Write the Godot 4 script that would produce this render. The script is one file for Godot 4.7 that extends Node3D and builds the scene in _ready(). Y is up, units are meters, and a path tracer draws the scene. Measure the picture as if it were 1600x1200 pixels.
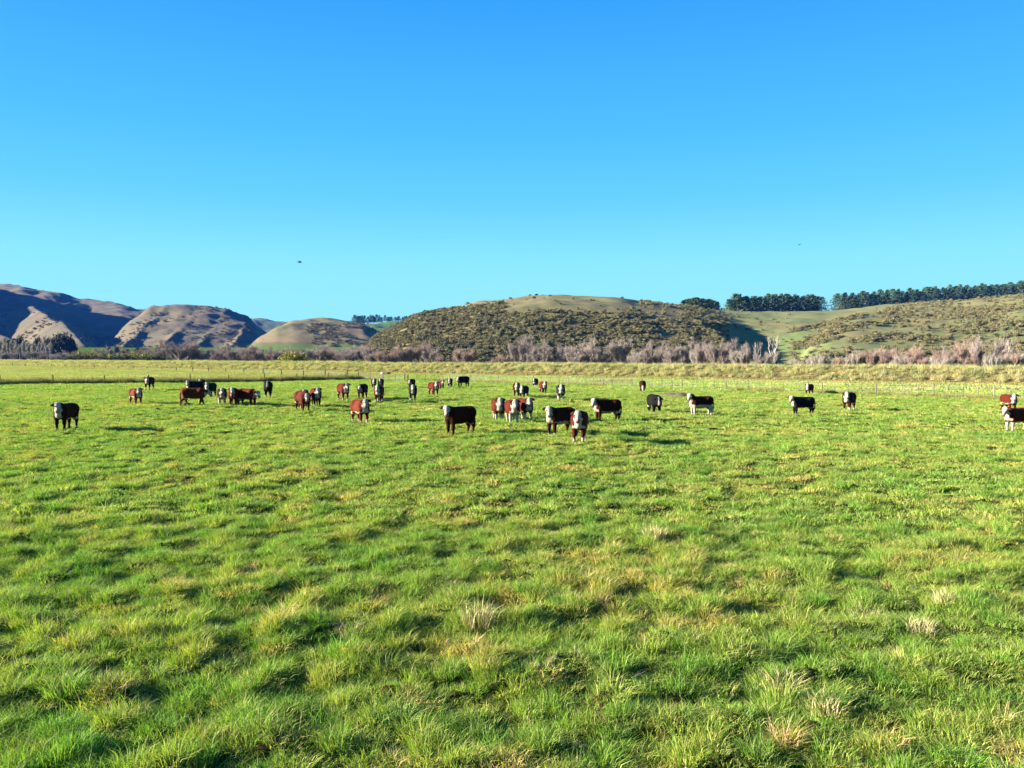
extends Node3D
# A herd of white-faced cattle in a paddock, a grassy stopbank with bare willows behind it, hills beyond.
# World: the eye stands at x 0, z 0, 3.7 m above the paddock, and looks along -z.

const EYE := Vector3(0, 3.7, 0)
const LENS := 1218.0          # focal length, in pixels of a 1600 x 1200 picture
const PITCH := -0.03447
const SUN_HEIGHT := 15.5      # degrees
const SUN_TURN := 2.0        # degrees the sun stands on the near side of due left
const EXPOSURE := 5.8

var rng := RandomNumberGenerator.new()
var n_bump := FastNoiseLite.new()
var n_fine := FastNoiseLite.new()
var n_broad := FastNoiseLite.new()
var n_tone := FastNoiseLite.new()
var n_hill := FastNoiseLite.new()
var taken := {}
var hill_near := []           # ridges: [points, reach, power]
var hill_far := []
var gully := PackedVector3Array()   # x, depth, z

# ---------------------------------------------------------------- survey helpers
func sight(px: float, py: float) -> Vector3:
	var d := Vector3((px - 800.0) / LENS, (600.0 - py) / LENS, -1.0).rotated(Vector3.RIGHT, PITCH)
	return d / -d.z

func at(px: float, py: float, far: float) -> Vector3:
	return EYE + sight(px, py) * far

func gnd(px: float, py: float) -> Vector3:
	var r := sight(px, py)
	return EYE + r * (EYE.y / -r.y)

func seen_at(p: Vector3) -> Vector2:      # where a survey point lies, used to choose what grows where on the hills
	var q := (p - EYE).rotated(Vector3.RIGHT, -PITCH)
	return Vector2(800.0 + LENS * q.x / -q.z, 600.0 - LENS * q.y / -q.z)

func lin(r: float, g: float, b: float) -> Color:
	return Color(r, g, b)

func jit(c: Color, amount: float) -> Color:
	var k := 1.0 + rng.randf_range(-amount, amount)
	return Color(c.r * k * (1.0 + rng.randf_range(-amount, amount) * 0.4), c.g * k, c.b * k * (1.0 + rng.randf_range(-amount, amount) * 0.4))

# ---------------------------------------------------------------- lines of the land
func left_line(x: float) -> float: return -100.0 - 0.61 * (x + 65.7)
func right_line(x: float) -> float: return -117.0 + (x + 6.4)
func far_line(x: float) -> float: return -237.0 + 1.02 * (x + 127.0)
func bank_in(x: float, z: float) -> float: return (-154.0 + 0.82 * x - z) / 1.293
func in_paddock(x: float, z: float) -> bool: return z > maxf(left_line(x), right_line(x))

func bank_height(s: float) -> float:
	if s <= 0.0 or s >= 17.0: return 0.0
	if s < 6.5: return 1.95 * smoothstep(0.0, 1.0, s / 6.5)
	if s < 9.5: return 1.95
	return 1.95 * (1.0 - smoothstep(9.5, 17.0, s))

func height(x: float, z: float) -> float:
	var d := -z
	var h := n_broad.get_noise_2d(x, z) * 0.16
	var fade := clampf((150.0 - d) / 90.0, 0.0, 1.0)
	if fade > 0.0:
		var b := n_bump.get_noise_2d(x, z)
		h += fade * (0.135 * b + 0.12 * n_fine.get_noise_2d(x, z))
	h += bank_height(bank_in(x, z))
	if d > 560.0:
		var side := smoothstep(-60.0, -160.0, x)
		h += side * minf((d - 560.0) * 0.05, 14.0) - (1.0 - side) * 0.2
	return h

# ---------------------------------------------------------------- mesh and node helpers
class Shape:
	var v := PackedVector3Array()
	var c := PackedColorArray()
	func tri(a: Vector3, b: Vector3, d: Vector3, col: Color) -> void:
		v.push_back(a); v.push_back(b); v.push_back(d)
		c.push_back(col); c.push_back(col); c.push_back(col)
	func quad(a: Vector3, b: Vector3, d: Vector3, e: Vector3, col: Color) -> void:
		tri(a, b, d, col); tri(a, d, e, col)
	func tube(a: Vector3, b: Vector3, ra: float, rb: float, sides: int, col: Color) -> void:
		var along := (b - a).normalized()
		var s := along.cross(Vector3(0.31, 0.2, 0.93)).normalized()
		var t := along.cross(s)
		for k in sides:
			var p := TAU * k / sides
			var q := TAU * (k + 1) / sides
			var u := s * cos(p) + t * sin(p)
			var w := s * cos(q) + t * sin(q)
			quad(a + u * ra, b + u * rb, b + w * rb, a + w * ra, col)
			tri(b + u * rb, b, b + w * rb, col)
	func box(mid: Vector3, size: Vector3, col: Color) -> void:
		var h := size / 2.0
		for axis in 3:
			for side in [-1.0, 1.0]:
				var n := Vector3.ZERO; n[axis] = side
				var u := Vector3.ZERO; u[(axis + 1) % 3] = 1.0
				var w := n.cross(u)
				var m := mid + n * h
				quad(m - u * h - w * h, m - u * h + w * h, m + u * h + w * h, m + u * h - w * h, col)
	func mesh() -> ArrayMesh:
		var a := []
		a.resize(Mesh.ARRAY_MAX)
		a[Mesh.ARRAY_VERTEX] = v
		a[Mesh.ARRAY_COLOR] = c
		var m := ArrayMesh.new()
		m.add_surface_from_arrays(Mesh.PRIMITIVE_TRIANGLES, a)
		return m

class Copies:
	var buf := PackedFloat32Array()
	var n := 0
	func add(b: Basis, o: Vector3, col: Color) -> void:
		buf.append_array(PackedFloat32Array([b.x.x, b.y.x, b.z.x, o.x, b.x.y, b.y.y, b.z.y, o.y, b.x.z, b.y.z, b.z.z, o.z, col.r, col.g, col.b, 1.0]))
		n += 1

func paint(rough := 0.9, back := Color.BLACK, gloss := 0.3) -> StandardMaterial3D:
	var m := StandardMaterial3D.new()
	m.vertex_color_use_as_albedo = true
	m.roughness = rough
	m.metallic_specular = gloss
	m.cull_mode = BaseMaterial3D.CULL_DISABLED
	if back != Color.BLACK:
		m.backlight_enabled = true
		m.backlight = back
	return m

func numbered(called: String) -> String:
	taken[called] = taken.get(called, -1) + 1
	return called if taken[called] == 0 else "%s_%03d" % [called, taken[called]]

func tag(o: Node3D, label := "", category := "", group := "", kind := "") -> Node3D:
	if label: o.set_meta("label", label)
	if category: o.set_meta("category", category)
	if group: o.set_meta("group", group)
	if kind: o.set_meta("kind", kind)
	return o

func thing(called: String, where: Vector3, turn := 0.0) -> Node3D:
	var o := Node3D.new()
	o.name = numbered(called)
	add_child(o)
	o.position = where
	o.rotation.y = turn
	return o

func put(called: String, m: Mesh, mat: Material, parent: Node = self) -> MeshInstance3D:
	var o := MeshInstance3D.new()
	o.name = numbered(called) if parent == self else called
	o.mesh = m
	o.material_override = mat
	parent.add_child(o, true)
	return o

func spread(called: String, m: Mesh, mat: Material, c: Copies, label: String, category: String) -> void:
	if c.n == 0: return
	var mm := MultiMesh.new()
	mm.transform_format = MultiMesh.TRANSFORM_3D
	mm.use_colors = true
	mm.mesh = m
	mm.instance_count = c.n
	mm.buffer = c.buf
	var o := MultiMeshInstance3D.new()
	o.name = numbered(called)
	o.multimesh = mm
	o.material_override = mat
	add_child(o)
	tag(o, label, category, "", "stuff")

func another(o: Node3D, called: String) -> Node3D:
	var c: Node3D = o.duplicate()
	c.name = numbered(called)
	add_child(c)
	return c

func sheet(nu: int, nd: int, place: Callable, shade: Callable) -> ArrayMesh:     # a smooth grid of land
	var st := SurfaceTool.new()
	st.begin(Mesh.PRIMITIVE_TRIANGLES)
	st.set_smooth_group(0)
	for j in nd + 1:
		for i in nu + 1:
			var p: Vector3 = place.call(float(i) / nu, float(j) / nd)
			st.set_color(shade.call(p))
			st.add_vertex(p)
	for j in nd:
		for i in nu:
			var a := j * (nu + 1) + i
			var b := a + nu + 1
			st.add_index(a); st.add_index(b); st.add_index(a + 1)
			st.add_index(a + 1); st.add_index(b); st.add_index(b + 1)
	st.generate_normals()
	return st.commit()

# ================================================================ the scene
func _ready() -> void:
	rng.seed = 20240611
	setup_noise()
	build_camera_and_light()
	print("ground"); build_ground()
	print("hills"); build_hills()
	print("grass"); build_grass()
	print("fences"); build_fences()
	print("cattle"); build_cattle()
	print("trees"); build_trees()
	print("pines"); build_pines()
	print("scrub"); build_scrub()
	print("small"); build_small_things()
	print("done ", Time.get_ticks_msec())

func setup_noise() -> void:
	for a in [[n_bump, 0.7, 2, 11], [n_fine, 1.9, 2, 12], [n_broad, 0.035, 2, 13], [n_tone, 0.16, 3, 14], [n_hill, 0.011, 4, 15]]:
		var n: FastNoiseLite = a[0]
		n.noise_type = FastNoiseLite.TYPE_SIMPLEX_SMOOTH
		n.frequency = a[1]
		n.fractal_type = FastNoiseLite.FRACTAL_FBM
		n.fractal_octaves = a[2]
		n.seed = a[3]

func build_camera_and_light() -> void:
	var cam := Camera3D.new()
	cam.name = "camera"
	cam.position = EYE
	cam.rotation.x = PITCH
	cam.fov = rad_to_deg(2.0 * atan(600.0 / LENS))
	cam.near = 0.1
	cam.far = 9000.0
	add_child(cam)
	cam.current = true

	# clear winter sky: colour by height above the horizon only
	var stops := [[0.0, 0.39, 0.92, 1.0], [0.05, 0.37, 0.92, 1.0], [0.113, 0.295, 0.865, 0.99], [0.19, 0.15, 0.67, 0.985], [0.267, 0.089, 0.55, 0.985], [0.416, 0.039, 0.365, 0.98], [0.6, 0.022, 0.25, 0.86], [1.0, 0.012, 0.16, 0.68]]
	var im := Image.create(8, 512, false, Image.FORMAT_RGBF)
	for y in 512:
		var s := sin((0.5 - (y + 0.5) / 512.0) * PI)
		var c := Color(0.22, 0.30, 0.16)
		if s >= 0.0:
			for k in stops.size() - 1:
				if s >= stops[k][0] and s <= stops[k + 1][0]:
					var t: float = (s - stops[k][0]) / (stops[k + 1][0] - stops[k][0])
					c = Color(lerpf(stops[k][1], stops[k + 1][1], t), lerpf(stops[k][2], stops[k + 1][2], t), lerpf(stops[k][3], stops[k + 1][3], t))
		for x in 8:
			im.set_pixel(x, y, c)
	var sky_mat := PanoramaSkyMaterial.new()
	sky_mat.panorama = ImageTexture.create_from_image(im)
	var sky := Sky.new()
	sky.sky_material = sky_mat
	var env := Environment.new()
	env.background_mode = Environment.BG_SKY
	env.sky = sky
	env.background_energy_multiplier = 1.0 / EXPOSURE
	env.tonemap_mode = Environment.TONE_MAPPER_LINEAR
	env.tonemap_exposure = EXPOSURE
	env.fog_enabled = true
	env.fog_density = 0.000036
	env.fog_light_color = Color(0.22, 0.48, 1.0)
	env.sdfgi_enabled = true
	env.ssao_enabled = true
	env.ssil_enabled = true
	var we := WorldEnvironment.new()
	we.name = "air"
	we.environment = env
	add_child(we)

	var sun := DirectionalLight3D.new()
	sun.name = "sun"
	sun.light_energy = 1.6
	sun.light_color = Color(1.0, 0.96, 0.87)
	sun.light_angular_distance = 0.5
	sun.shadow_enabled = true
	add_child(sun)
	var e := deg_to_rad(SUN_HEIGHT)
	var t := deg_to_rad(SUN_TURN)
	sun.look_at_from_position(Vector3(-cos(e) * cos(t), sin(e), cos(e) * sin(t)) * 50.0, Vector3.ZERO)

# ---------------------------------------------------------------- land
func soil(p: Vector3) -> Color:
	var t := n_tone.get_noise_2d(p.x, p.z)
	var s := bank_in(p.x, p.z)
	if in_paddock(p.x, p.z):
		return lin(0.022, 0.027, 0.009).lerp(lin(0.035, 0.035, 0.013), clampf(0.5 + t, 0.0, 1.0))
	if s > 0.0 and s < 17.0:
		return lin(0.11, 0.095, 0.045)
	if -p.z > 340.0:
		return lin(0.05, 0.10, 0.014).lerp(lin(0.07, 0.105, 0.018), clampf(0.5 + t, 0.0, 1.0))
	return lin(0.11, 0.13, 0.04).lerp(lin(0.15, 0.15, 0.055), clampf(0.5 + t * 1.4, 0.0, 1.0))

func build_ground() -> void:
	var place := func(u: float, v: float) -> Vector3:
		var d := 2.5 * pow(1600.0, v)
		var x := (u * 2.0 - 1.0) * (d * 0.95 + 9.0)
		return Vector3(x, height(x, -d), -d)
	var o := put("ground", sheet(420, 820, place, soil), paint(1.0, Color.BLACK, 0.0))
	tag(o, "grassy paddock ground running flat to the foot of the hills", "ground", "", "structure")

func ridge_height(ridges: Array, p: Vector2) -> float:
	var best := -40.0
	var bearing := p.x / -p.y
	for r in ridges:
		var pts: PackedVector3Array = r[0]
		var h := -40.0
		if r.size() > 5:         # a long crest: its height by bearing, flanks before and behind it
			for k in pts.size() - 1:
				var b0 := pts[k].x / -pts[k].z
				var b1 := pts[k + 1].x / -pts[k + 1].z
				if bearing < b0 or bearing > b1: continue
				var t := (bearing - b0) / (b1 - b0)
				t = lerpf(t, smoothstep(0.0, 1.0, t), 0.5)
				var top := lerpf(pts[k].y, pts[k + 1].y, t)
				var crest := -lerpf(pts[k].z, pts[k + 1].z, t)
				var off := -p.y - crest
				var q: float = -off / (crest - r[5]) if off < 0.0 else off / r[1]
				h = top * (1.0 - pow(q, r[2])) if q < 1.6 else -40.0
		for k in (pts.size() - 1 if r.size() == 5 else 0):
			var a := Vector2(pts[k].x, pts[k].z)
			var ab := Vector2(pts[k + 1].x, pts[k + 1].z) - a
			var t := clampf((p - a).dot(ab) / ab.length_squared(), 0.0, 1.0)
			var top := lerpf(pts[k].y, pts[k + 1].y, t)
			var q: float = (p - a - ab * t).length() / (r[1] * (0.25 + 0.75 * clampf(top / r[3], 0.0, 2.0)))
			h = maxf(h, top * (1.0 - pow(q, r[2])))
		# smooth union
		var k2: float = r[4]
		var m := clampf(0.5 + 0.5 * (h - best) / k2, 0.0, 1.0)
		best = lerpf(best, h, m) + k2 * m * (1.0 - m)
	return maxf(best, -12.0)

func trace(list: Array) -> PackedVector3Array:
	var out := PackedVector3Array()
	for a in list:
		out.push_back(at(a[0], a[1], a[2]))
	return out

func near_hill(x: float, z: float) -> float:
	var n := n_hill.get_noise_2d(x, z)
	var f := n_hill.get_noise_2d(x * 4.0 + 300.0, z * 4.0)
	var h := ridge_height(hill_near, Vector2(x, z))
	var cut := 0.0
	for k in gully.size() - 1:
		var a := Vector2(gully[k].x, gully[k].z)
		var ab := Vector2(gully[k + 1].x, gully[k + 1].z) - a
		var t := clampf((Vector2(x, z) - a).dot(ab) / ab.length_squared(), 0.0, 1.0)
		var off := (Vector2(x, z) - a - ab * t).length()
		if off < 70.0: cut = maxf(cut, lerpf(gully[k].y, gully[k + 1].y, t) * exp(-off * off / 300.0))
	h -= minf(cut, maxf(h - 0.5, 0.0))
	return h + clampf(h / 12.0, 0.0, 1.0) * (1.5 * n + 0.7 * f)

func far_hill(x: float, z: float) -> float:
	var n := n_hill.get_noise_2d(x * 0.45, z * 0.45)
	var f := n_hill.get_noise_2d(x * 1.7 + 300.0, z * 1.7)
	var h := ridge_height(hill_far, Vector2(x, z))
	return h + clampf(h / 50.0, 0.0, 1.0) * (10.0 * n + 3.5 * f)

func near_hill_tone(p: Vector3) -> Color:
	var t := n_hill.get_noise_2d(p.x * 1.3 + 50.0, p.z * 1.3)
	var mottle := n_tone.get_noise_2d(p.x, p.z)
	var c := lin(0.15, 0.118, 0.054).lerp(lin(0.12, 0.112, 0.047), clampf(0.5 + t * 1.6, 0.0, 1.0))
	var g := clampf((seen_at(p).x - 1090.0) / 90.0, 0.0, 1.0) * (1.0 - 0.55 * smoothstep(1250.0, 1320.0, seen_at(p).x)) * clampf((p.y + 1.0) / 6.0, 0.0, 1.0)
	c = c.lerp(lin(0.105, 0.138, 0.044), g * clampf(0.85 + t * 1.2, 0.0, 1.0))
	return Color(c.r * (1.0 + 0.15 * mottle), c.g * (1.0 + 0.15 * mottle), c.b * (1.0 + 0.15 * mottle))

func far_hill_tone(p: Vector3) -> Color:
	var t := n_hill.get_noise_2d(p.x * 0.7 + 50.0, p.z * 0.7)
	var mottle := n_hill.get_noise_2d(p.x * 3.0 - 90.0, p.z * 3.0)
	var c := lin(0.104, 0.077, 0.040).lerp(lin(0.070, 0.060, 0.034), clampf(0.5 + t * 1.2 + mottle * 0.9, 0.0, 1.0))
	var s := seen_at(p)
	if s.x > 470.0 and -p.z > 1190.0:
		c = lin(0.045, 0.095, 0.026)
	elif -p.z > 2250.0:
		c = lin(0.06, 0.085, 0.042)
	elif p.y < 19.0:
		c = c.lerp(lin(0.055, 0.10, 0.016), clampf((19.0 - p.y) / 5.0, 0.0, 1.0))
	elif s.x > 400.0:
		c = lin(0.135, 0.098, 0.050).lerp(lin(0.10, 0.095, 0.042), clampf(0.25 + t * 1.5, 0.0, 1.0))
	return Color(c.r * (1.0 + 0.15 * mottle), c.g * (1.0 + 0.15 * mottle), c.b * (1.0 + 0.15 * mottle))

func build_hills() -> void:
	# [crest points, reach of the flank at full height, roundness, full height, softness of joins]
	hill_near = [
		[trace([[520, 560, 300], [560, 549, 310], [600, 521, 345], [665, 490, 370], [760, 471, 392], [860, 463, 405], [950, 468, 415], [1065, 481, 440], [1120, 488, 480], [1170, 491, 560], [1215, 492, 590], [1290, 491, 610], [1400, 480, 620], [1480, 477, 640], [1640, 472, 660], [1900, 460, 660]]), 170.0, 1.7, 36.0, 3.0, 222.0],
		[trace([[985, 480, 405], [1060, 493, 335], [1125, 520, 275], [1185, 558, 228]]), 46.0, 1.0, 20.0, 2.0],
		[trace([[1225, 569, 215], [1243, 558, 230], [1265, 530, 262], [1300, 503, 305], [1345, 488, 350], [1400, 482, 400], [1480, 476, 430], [1540, 468, 425], [1600, 460, 410], [1750, 440, 400], [1950, 430, 400]]), 165.0, 1.5, 36.0, 3.0, 190.0],
		[trace([[1480, 486, 380], [1440, 520, 290], [1420, 552, 225]]), 55.0, 1.1, 24.0, 3.0],
	]
	hill_far = [
		[trace([[-900, 425, 2400], [0, 443, 2100], [30, 444, 2080], [60, 453, 2050], [140, 468, 2000], [180, 472, 1950], [235, 485, 1900], [330, 505, 1900], [420, 540, 1900]]), 700.0, 1.1, 190.0, 10.0, 1350.0],
		# spurs that run towards the paddock and throw long shade to their right
		[PackedVector3Array([Vector3(-1340, 172, -2150), Vector3(-1330, 200, -1850), Vector3(-1310, 232, -1600), Vector3(-1250, 195, -1350), Vector3(-1180, 100, -1120), Vector3(-1100, 10, -950)]), 330.0, 1.0, 190.0, 8.0],
		[PackedVector3Array([Vector3(-1090, 146, -2050), Vector3(-1040, 134, -1850), Vector3(-985, 112, -1620), Vector3(-930, 78, -1400), Vector3(-860, 10, -1180)]), 250.0, 1.0, 165.0, 8.0],
		[trace([[52, 478, 1420], [72, 491, 1300], [98, 507, 1180], [128, 536, 1020]]), 95.0, 1.3, 80.0, 16.0],
		[trace([[-200, 478, 1000], [-30, 512, 900], [60, 545, 820]]), 90.0, 1.1, 50.0, 5.0],
		[trace([[150, 552, 1250], [205, 503, 1330], [235, 485, 1380], [285, 477, 1400], [322, 477, 1400], [350, 483, 1400], [382, 494, 1390], [412, 512, 1360], [436, 540, 1250]]), 250.0, 1.0, 95.0, 8.0, 980.0],
		[trace([[262, 481, 1390], [222, 512, 1200], [185, 548, 1000]]), 110.0, 1.0, 90.0, 6.0],
		[trace([[318, 478, 1400], [284, 512, 1190], [246, 546, 1000]]), 95.0, 1.0, 90.0, 5.0],
		[trace([[352, 485, 1390], [330, 515, 1180], [300, 546, 1000]]), 90.0, 1.0, 90.0, 5.0],
		[trace([[388, 497, 1380], [376, 522, 1150], [356, 547, 980]]), 90.0, 1.0, 80.0, 5.0],
		[trace([[370, 558, 820], [410, 525, 870], [435, 508, 910], [458, 501, 930], [490, 498, 950], [540, 499, 950], [565, 502, 950], [590, 515, 930], [640, 548, 880]]), 190.0, 1.5, 48.0, 5.0, 740.0],
		[trace([[500, 520, 1450], [560, 508, 1450], [600, 505, 1450], [640, 502, 1450], [790, 490, 1450]]), 300.0, 1.4, 58.0, 5.0, 1180.0],
		[trace([[300, 502, 2700], [400, 498, 2700], [440, 503, 2700], [520, 512, 2700]]), 500.0, 1.3, 120.0, 8.0, 2300.0],
	]
	for a in [[1140, 0.5, 440.0], [1165, 2.5, 370.0], [1188, 4.5, 305.0], [1213, 4.0, 250.0], [1236, 1.0, 210.0]]:
		gully.push_back(Vector3((a[0] - 800.0) / LENS * a[2], a[1], -a[2]))
	var near_place := func(u: float, v: float) -> Vector3:
		var d := 175.0 * pow(4.7, v)
		var x := lerpf(-0.30, 1.02, u) * d
		return Vector3(x, near_hill(x, -d), -d)
	var o := put("scrubby_hill", sheet(420, 190, near_place, near_hill_tone), paint(1.0))
	tag(o, "rounded scrub covered hills with tan grass tops behind the willows", "hill", "", "structure")
	var far_place := func(u: float, v: float) -> Vector3:
		var d := 720.0 * pow(4.0, v)
		var x := lerpf(-1.15, -0.02, u) * d
		return Vector3(x, far_hill(x, -d), -d)
	o = put("far_hill", sheet(420, 260, far_place, far_hill_tone), paint(1.0))
	tag(o, "tall tan tussock hills with blue shaded gullies in the distance", "hill", "", "structure")

# ---------------------------------------------------------------- grass
func tuft(blades: int, radius: float, low: float, high: float, wide: float, lean: float, segs: int, tones: Array) -> ArrayMesh:
	var s := Shape.new()
	for k in blades:
		var r := radius * sqrt(rng.randf())
		var p := TAU * rng.randf()
		var root := Vector3(cos(p) * r, -0.03, sin(p) * r)
		var out_ := TAU * rng.randf()
		if rng.randf() < 0.5: out_ = p
		var tip := Vector3(cos(out_), 0, sin(out_)) * rng.randf_range(0.15, 1.0) * lean
		var face := rng.randf() * TAU
		var w := Vector3(cos(face), 0, sin(face)) * wide * rng.randf_range(0.7, 1.3) * 0.5
		var h := rng.randf_range(low, high)
		var c: Color = tones[rng.randi() % tones.size()]
		c = jit(c, 0.18)
		if segs == 1:
			s.tri(root - w, root + w, root + tip * h + Vector3(0, h, 0), c)
		else:
			var m := root + tip * h * 0.35 + Vector3(0, h * 0.62, 0)
			var e := root + tip * h + Vector3(0, h * rng.randf_range(0.82, 1.0), 0)
			s.quad(root - w, root + w, m + w * 0.8, m - w * 0.8, c)
			s.tri(m - w * 0.8, m + w * 0.8, e, c)
	return s.mesh()

func grass_tint(x: float, z: float) -> Color:
	var t := n_tone.get_noise_2d(x, z)
	var u := n_fine.get_noise_2d(x * 0.8 + 70.0, z * 0.8)
	var k := 1.0 + rng.randf_range(-0.18, 0.18)
	var yellow := clampf(0.45 + t * 0.55 + u * 0.95 + rng.randf_range(-0.25, 0.25), 0.0, 1.0)
	var dead := n_fine.get_noise_2d(x * 0.55 - 31.0, z * 0.55 + 12.0) + 0.6 * t      # patches of last season's straw
	if dead > rng.randf_range(0.37, 0.68):
		return Color(1.65 * k, 1.12 * k, 1.75 * k)
	return Color(lerpf(0.70, 1.30, yellow) * k, lerpf(0.92, 1.10, yellow) * k, lerpf(0.85, 1.25, yellow) * k)

func build_grass() -> void:
	var leaf := paint(0.7, Color(0.82, 0.88, 0.5), 0.35)
	var green := [lin(0.175, 0.275, 0.027), lin(0.225, 0.31, 0.034), lin(0.255, 0.32, 0.05), lin(0.115, 0.225, 0.022), lin(0.31, 0.345, 0.07), lin(0.39, 0.38, 0.14)]
	var mixed := green + [lin(0.30, 0.27, 0.12), lin(0.24, 0.26, 0.08)]
	var dry := [lin(0.36, 0.29, 0.14), lin(0.30, 0.26, 0.11), lin(0.26, 0.26, 0.08), lin(0.20, 0.23, 0.06)]
	# rings: from, to, short tufts per square metre, short sward meshes, clump meshes
	var lush := [lin(0.15, 0.275, 0.028), lin(0.105, 0.225, 0.022), lin(0.225, 0.32, 0.05), lin(0.30, 0.35, 0.085)]
	var rings := [
		[4.5, 17.0, 58.0, [tuft(110, 0.16, 0.03, 0.10, 0.006, 1.5, 2, green), tuft(110, 0.17, 0.03, 0.10, 0.006, 1.7, 2, mixed)], [tuft(90, 0.13, 0.07, 0.19, 0.006, 1.0, 2, lush), tuft(90, 0.15, 0.06, 0.17, 0.006, 1.3, 2, mixed), tuft(70, 0.12, 0.08, 0.23, 0.006, 1.1, 2, green)]],
		[17.0, 38.0, 22.0, [tuft(80, 0.24, 0.03, 0.10, 0.013, 1.4, 2, green), tuft(80, 0.24, 0.03, 0.10, 0.013, 1.6, 2, mixed)], [tuft(80, 0.22, 0.07, 0.18, 0.013, 1.0, 2, lush), tuft(80, 0.22, 0.06, 0.17, 0.013, 1.2, 2, mixed)]],
		[38.0, 85.0, 6.5, [tuft(90, 0.44, 0.03, 0.10, 0.030, 1.4, 1, green), tuft(90, 0.44, 0.03, 0.11, 0.030, 1.5, 1, mixed)], [tuft(80, 0.32, 0.06, 0.18, 0.028, 1.0, 1, lush), tuft(80, 0.34, 0.06, 0.18, 0.028, 1.2, 1, mixed)]],
		[85.0, 135.0, 2.4, [tuft(90, 0.75, 0.04, 0.12, 0.06, 1.3, 1, green), tuft(90, 0.75, 0.04, 0.12, 0.06, 1.4, 1, mixed)], [tuft(80, 0.6, 0.06, 0.2, 0.05, 1.0, 1, lush)]],
	]
	for r in rings:
		var lots := []
		var forms: Array = r[3] + r[4]
		var sward: int = r[3].size()
		for m in forms: lots.append(Copies.new())
		var d0: float = r[0]
		var d1: float = r[1]
		var step := 1.0 / sqrt(r[2])
		var rows := int((d1 - d0) / step)
		for j in rows:
			var half: float = (d0 + j * step) * 0.78 + 2.5
			var cols := int(2.0 * half / step)
			for i in cols:
				var z := -(d0 + (j + rng.randf()) * step)
				var x := -half + (i + rng.randf()) * step
				if not in_paddock(x, z): continue
				var y := height(x, z)
				var b := n_bump.get_noise_2d(x * 1.3 + 9.0, z * 1.3) * 0.5 + n_fine.get_noise_2d(x * 0.9 + 40.0, z * 0.9) * 0.75
				var tint := grass_tint(x, z)
				var wide := rng.randf_range(0.85, 1.3)
				var turn := Basis(Vector3.UP, rng.randf() * TAU) * Basis(Vector3.RIGHT, rng.randf_range(-0.2, 0.2))
				var grow := rng.randf_range(0.7, 1.3)
				lots[0 if rng.randf() < 0.55 else rng.randi() % sward].add(turn.scaled_local(Vector3(wide, grow, wide)), Vector3(x, y, z), tint)
				if b > 0.10 or rng.randf() < 0.06:
					grow = lerpf(0.6, 1.35, smoothstep(0.05, 0.5, b)) * rng.randf_range(0.75, 1.3)
					lots[sward + rng.randi() % (forms.size() - sward)].add(turn.scaled_local(Vector3(wide, grow, wide)), Vector3(x + rng.randf_range(-0.05, 0.05), y, z), tint)
		for k in forms.size():
			spread("pasture_grass", forms[k], leaf, lots[k], "uneven green pasture grass covering the paddock", "grass")

	# single tussocks, each a sheaf of longer blades that lean outwards
	var sheaf := [tuft(210, 0.13, 0.12, 0.26, 0.006, 1.1, 2, lush), tuft(190, 0.15, 0.10, 0.24, 0.006, 1.3, 2, green), tuft(170, 0.12, 0.11, 0.25, 0.006, 1.2, 2, mixed + [lin(0.40, 0.37, 0.17)])]
	var far_sheaf := [tuft(110, 0.16, 0.12, 0.26, 0.018, 1.1, 1, lush), tuft(100, 0.17, 0.10, 0.24, 0.018, 1.3, 1, green), tuft(90, 0.15, 0.11, 0.25, 0.018, 1.2, 1, mixed + [lin(0.40, 0.37, 0.17)])]
	var near_lots := [Copies.new(), Copies.new(), Copies.new()]
	var far_lots := [Copies.new(), Copies.new(), Copies.new()]
	for k in 15000:
		var d := sqrt(rng.randf_range(20.0, 7200.0))
		var x := rng.randf_range(-1.0, 1.0) * (d * 0.78 + 2.5)
		var z := -d
		if not in_paddock(x, z): continue
		var b := n_bump.get_noise_2d(x * 1.3 + 9.0, z * 1.3)
		if b < rng.randf_range(-0.5, 0.25): continue
		var g := rng.randf_range(0.5, 1.15) * (1.0 if d < 26.0 else 0.85)
		var turn := Basis(Vector3.UP, rng.randf() * TAU) * Basis(Vector3.RIGHT, rng.randf_range(-0.3, 0.3))
		var which := rng.randi() % 3
		(near_lots if d < 26.0 else far_lots)[which].add(turn.scaled_local(Vector3(g * 1.25, g, g * 1.25)), Vector3(x, height(x, z), z), grass_tint(x, z))
	for k in 3:
		spread("grass_sward", sheaf[k], leaf, near_lots[k], "longer tufts of grass standing out of the paddock sward", "grass")
		spread("grass_sward", far_sheaf[k], leaf, far_lots[k], "longer tufts of grass standing out of the paddock sward", "grass")
	# beyond the fences: paler, drier sward, then the rank tufts on the stopbank
	var pale := [lin(0.29, 0.285, 0.11), lin(0.24, 0.265, 0.08), lin(0.35, 0.31, 0.16), lin(0.19, 0.245, 0.06)]
	var m_pale := tuft(90, 1.3, 0.10, 0.26, 0.10, 0.8, 1, pale)
	var m_green := tuft(90, 1.3, 0.08, 0.20, 0.10, 0.8, 1, green + [lin(0.2, 0.24, 0.05)])
	var c_pale := Copies.new()
	var c_green := Copies.new()
	var c_bank := Copies.new()
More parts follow.
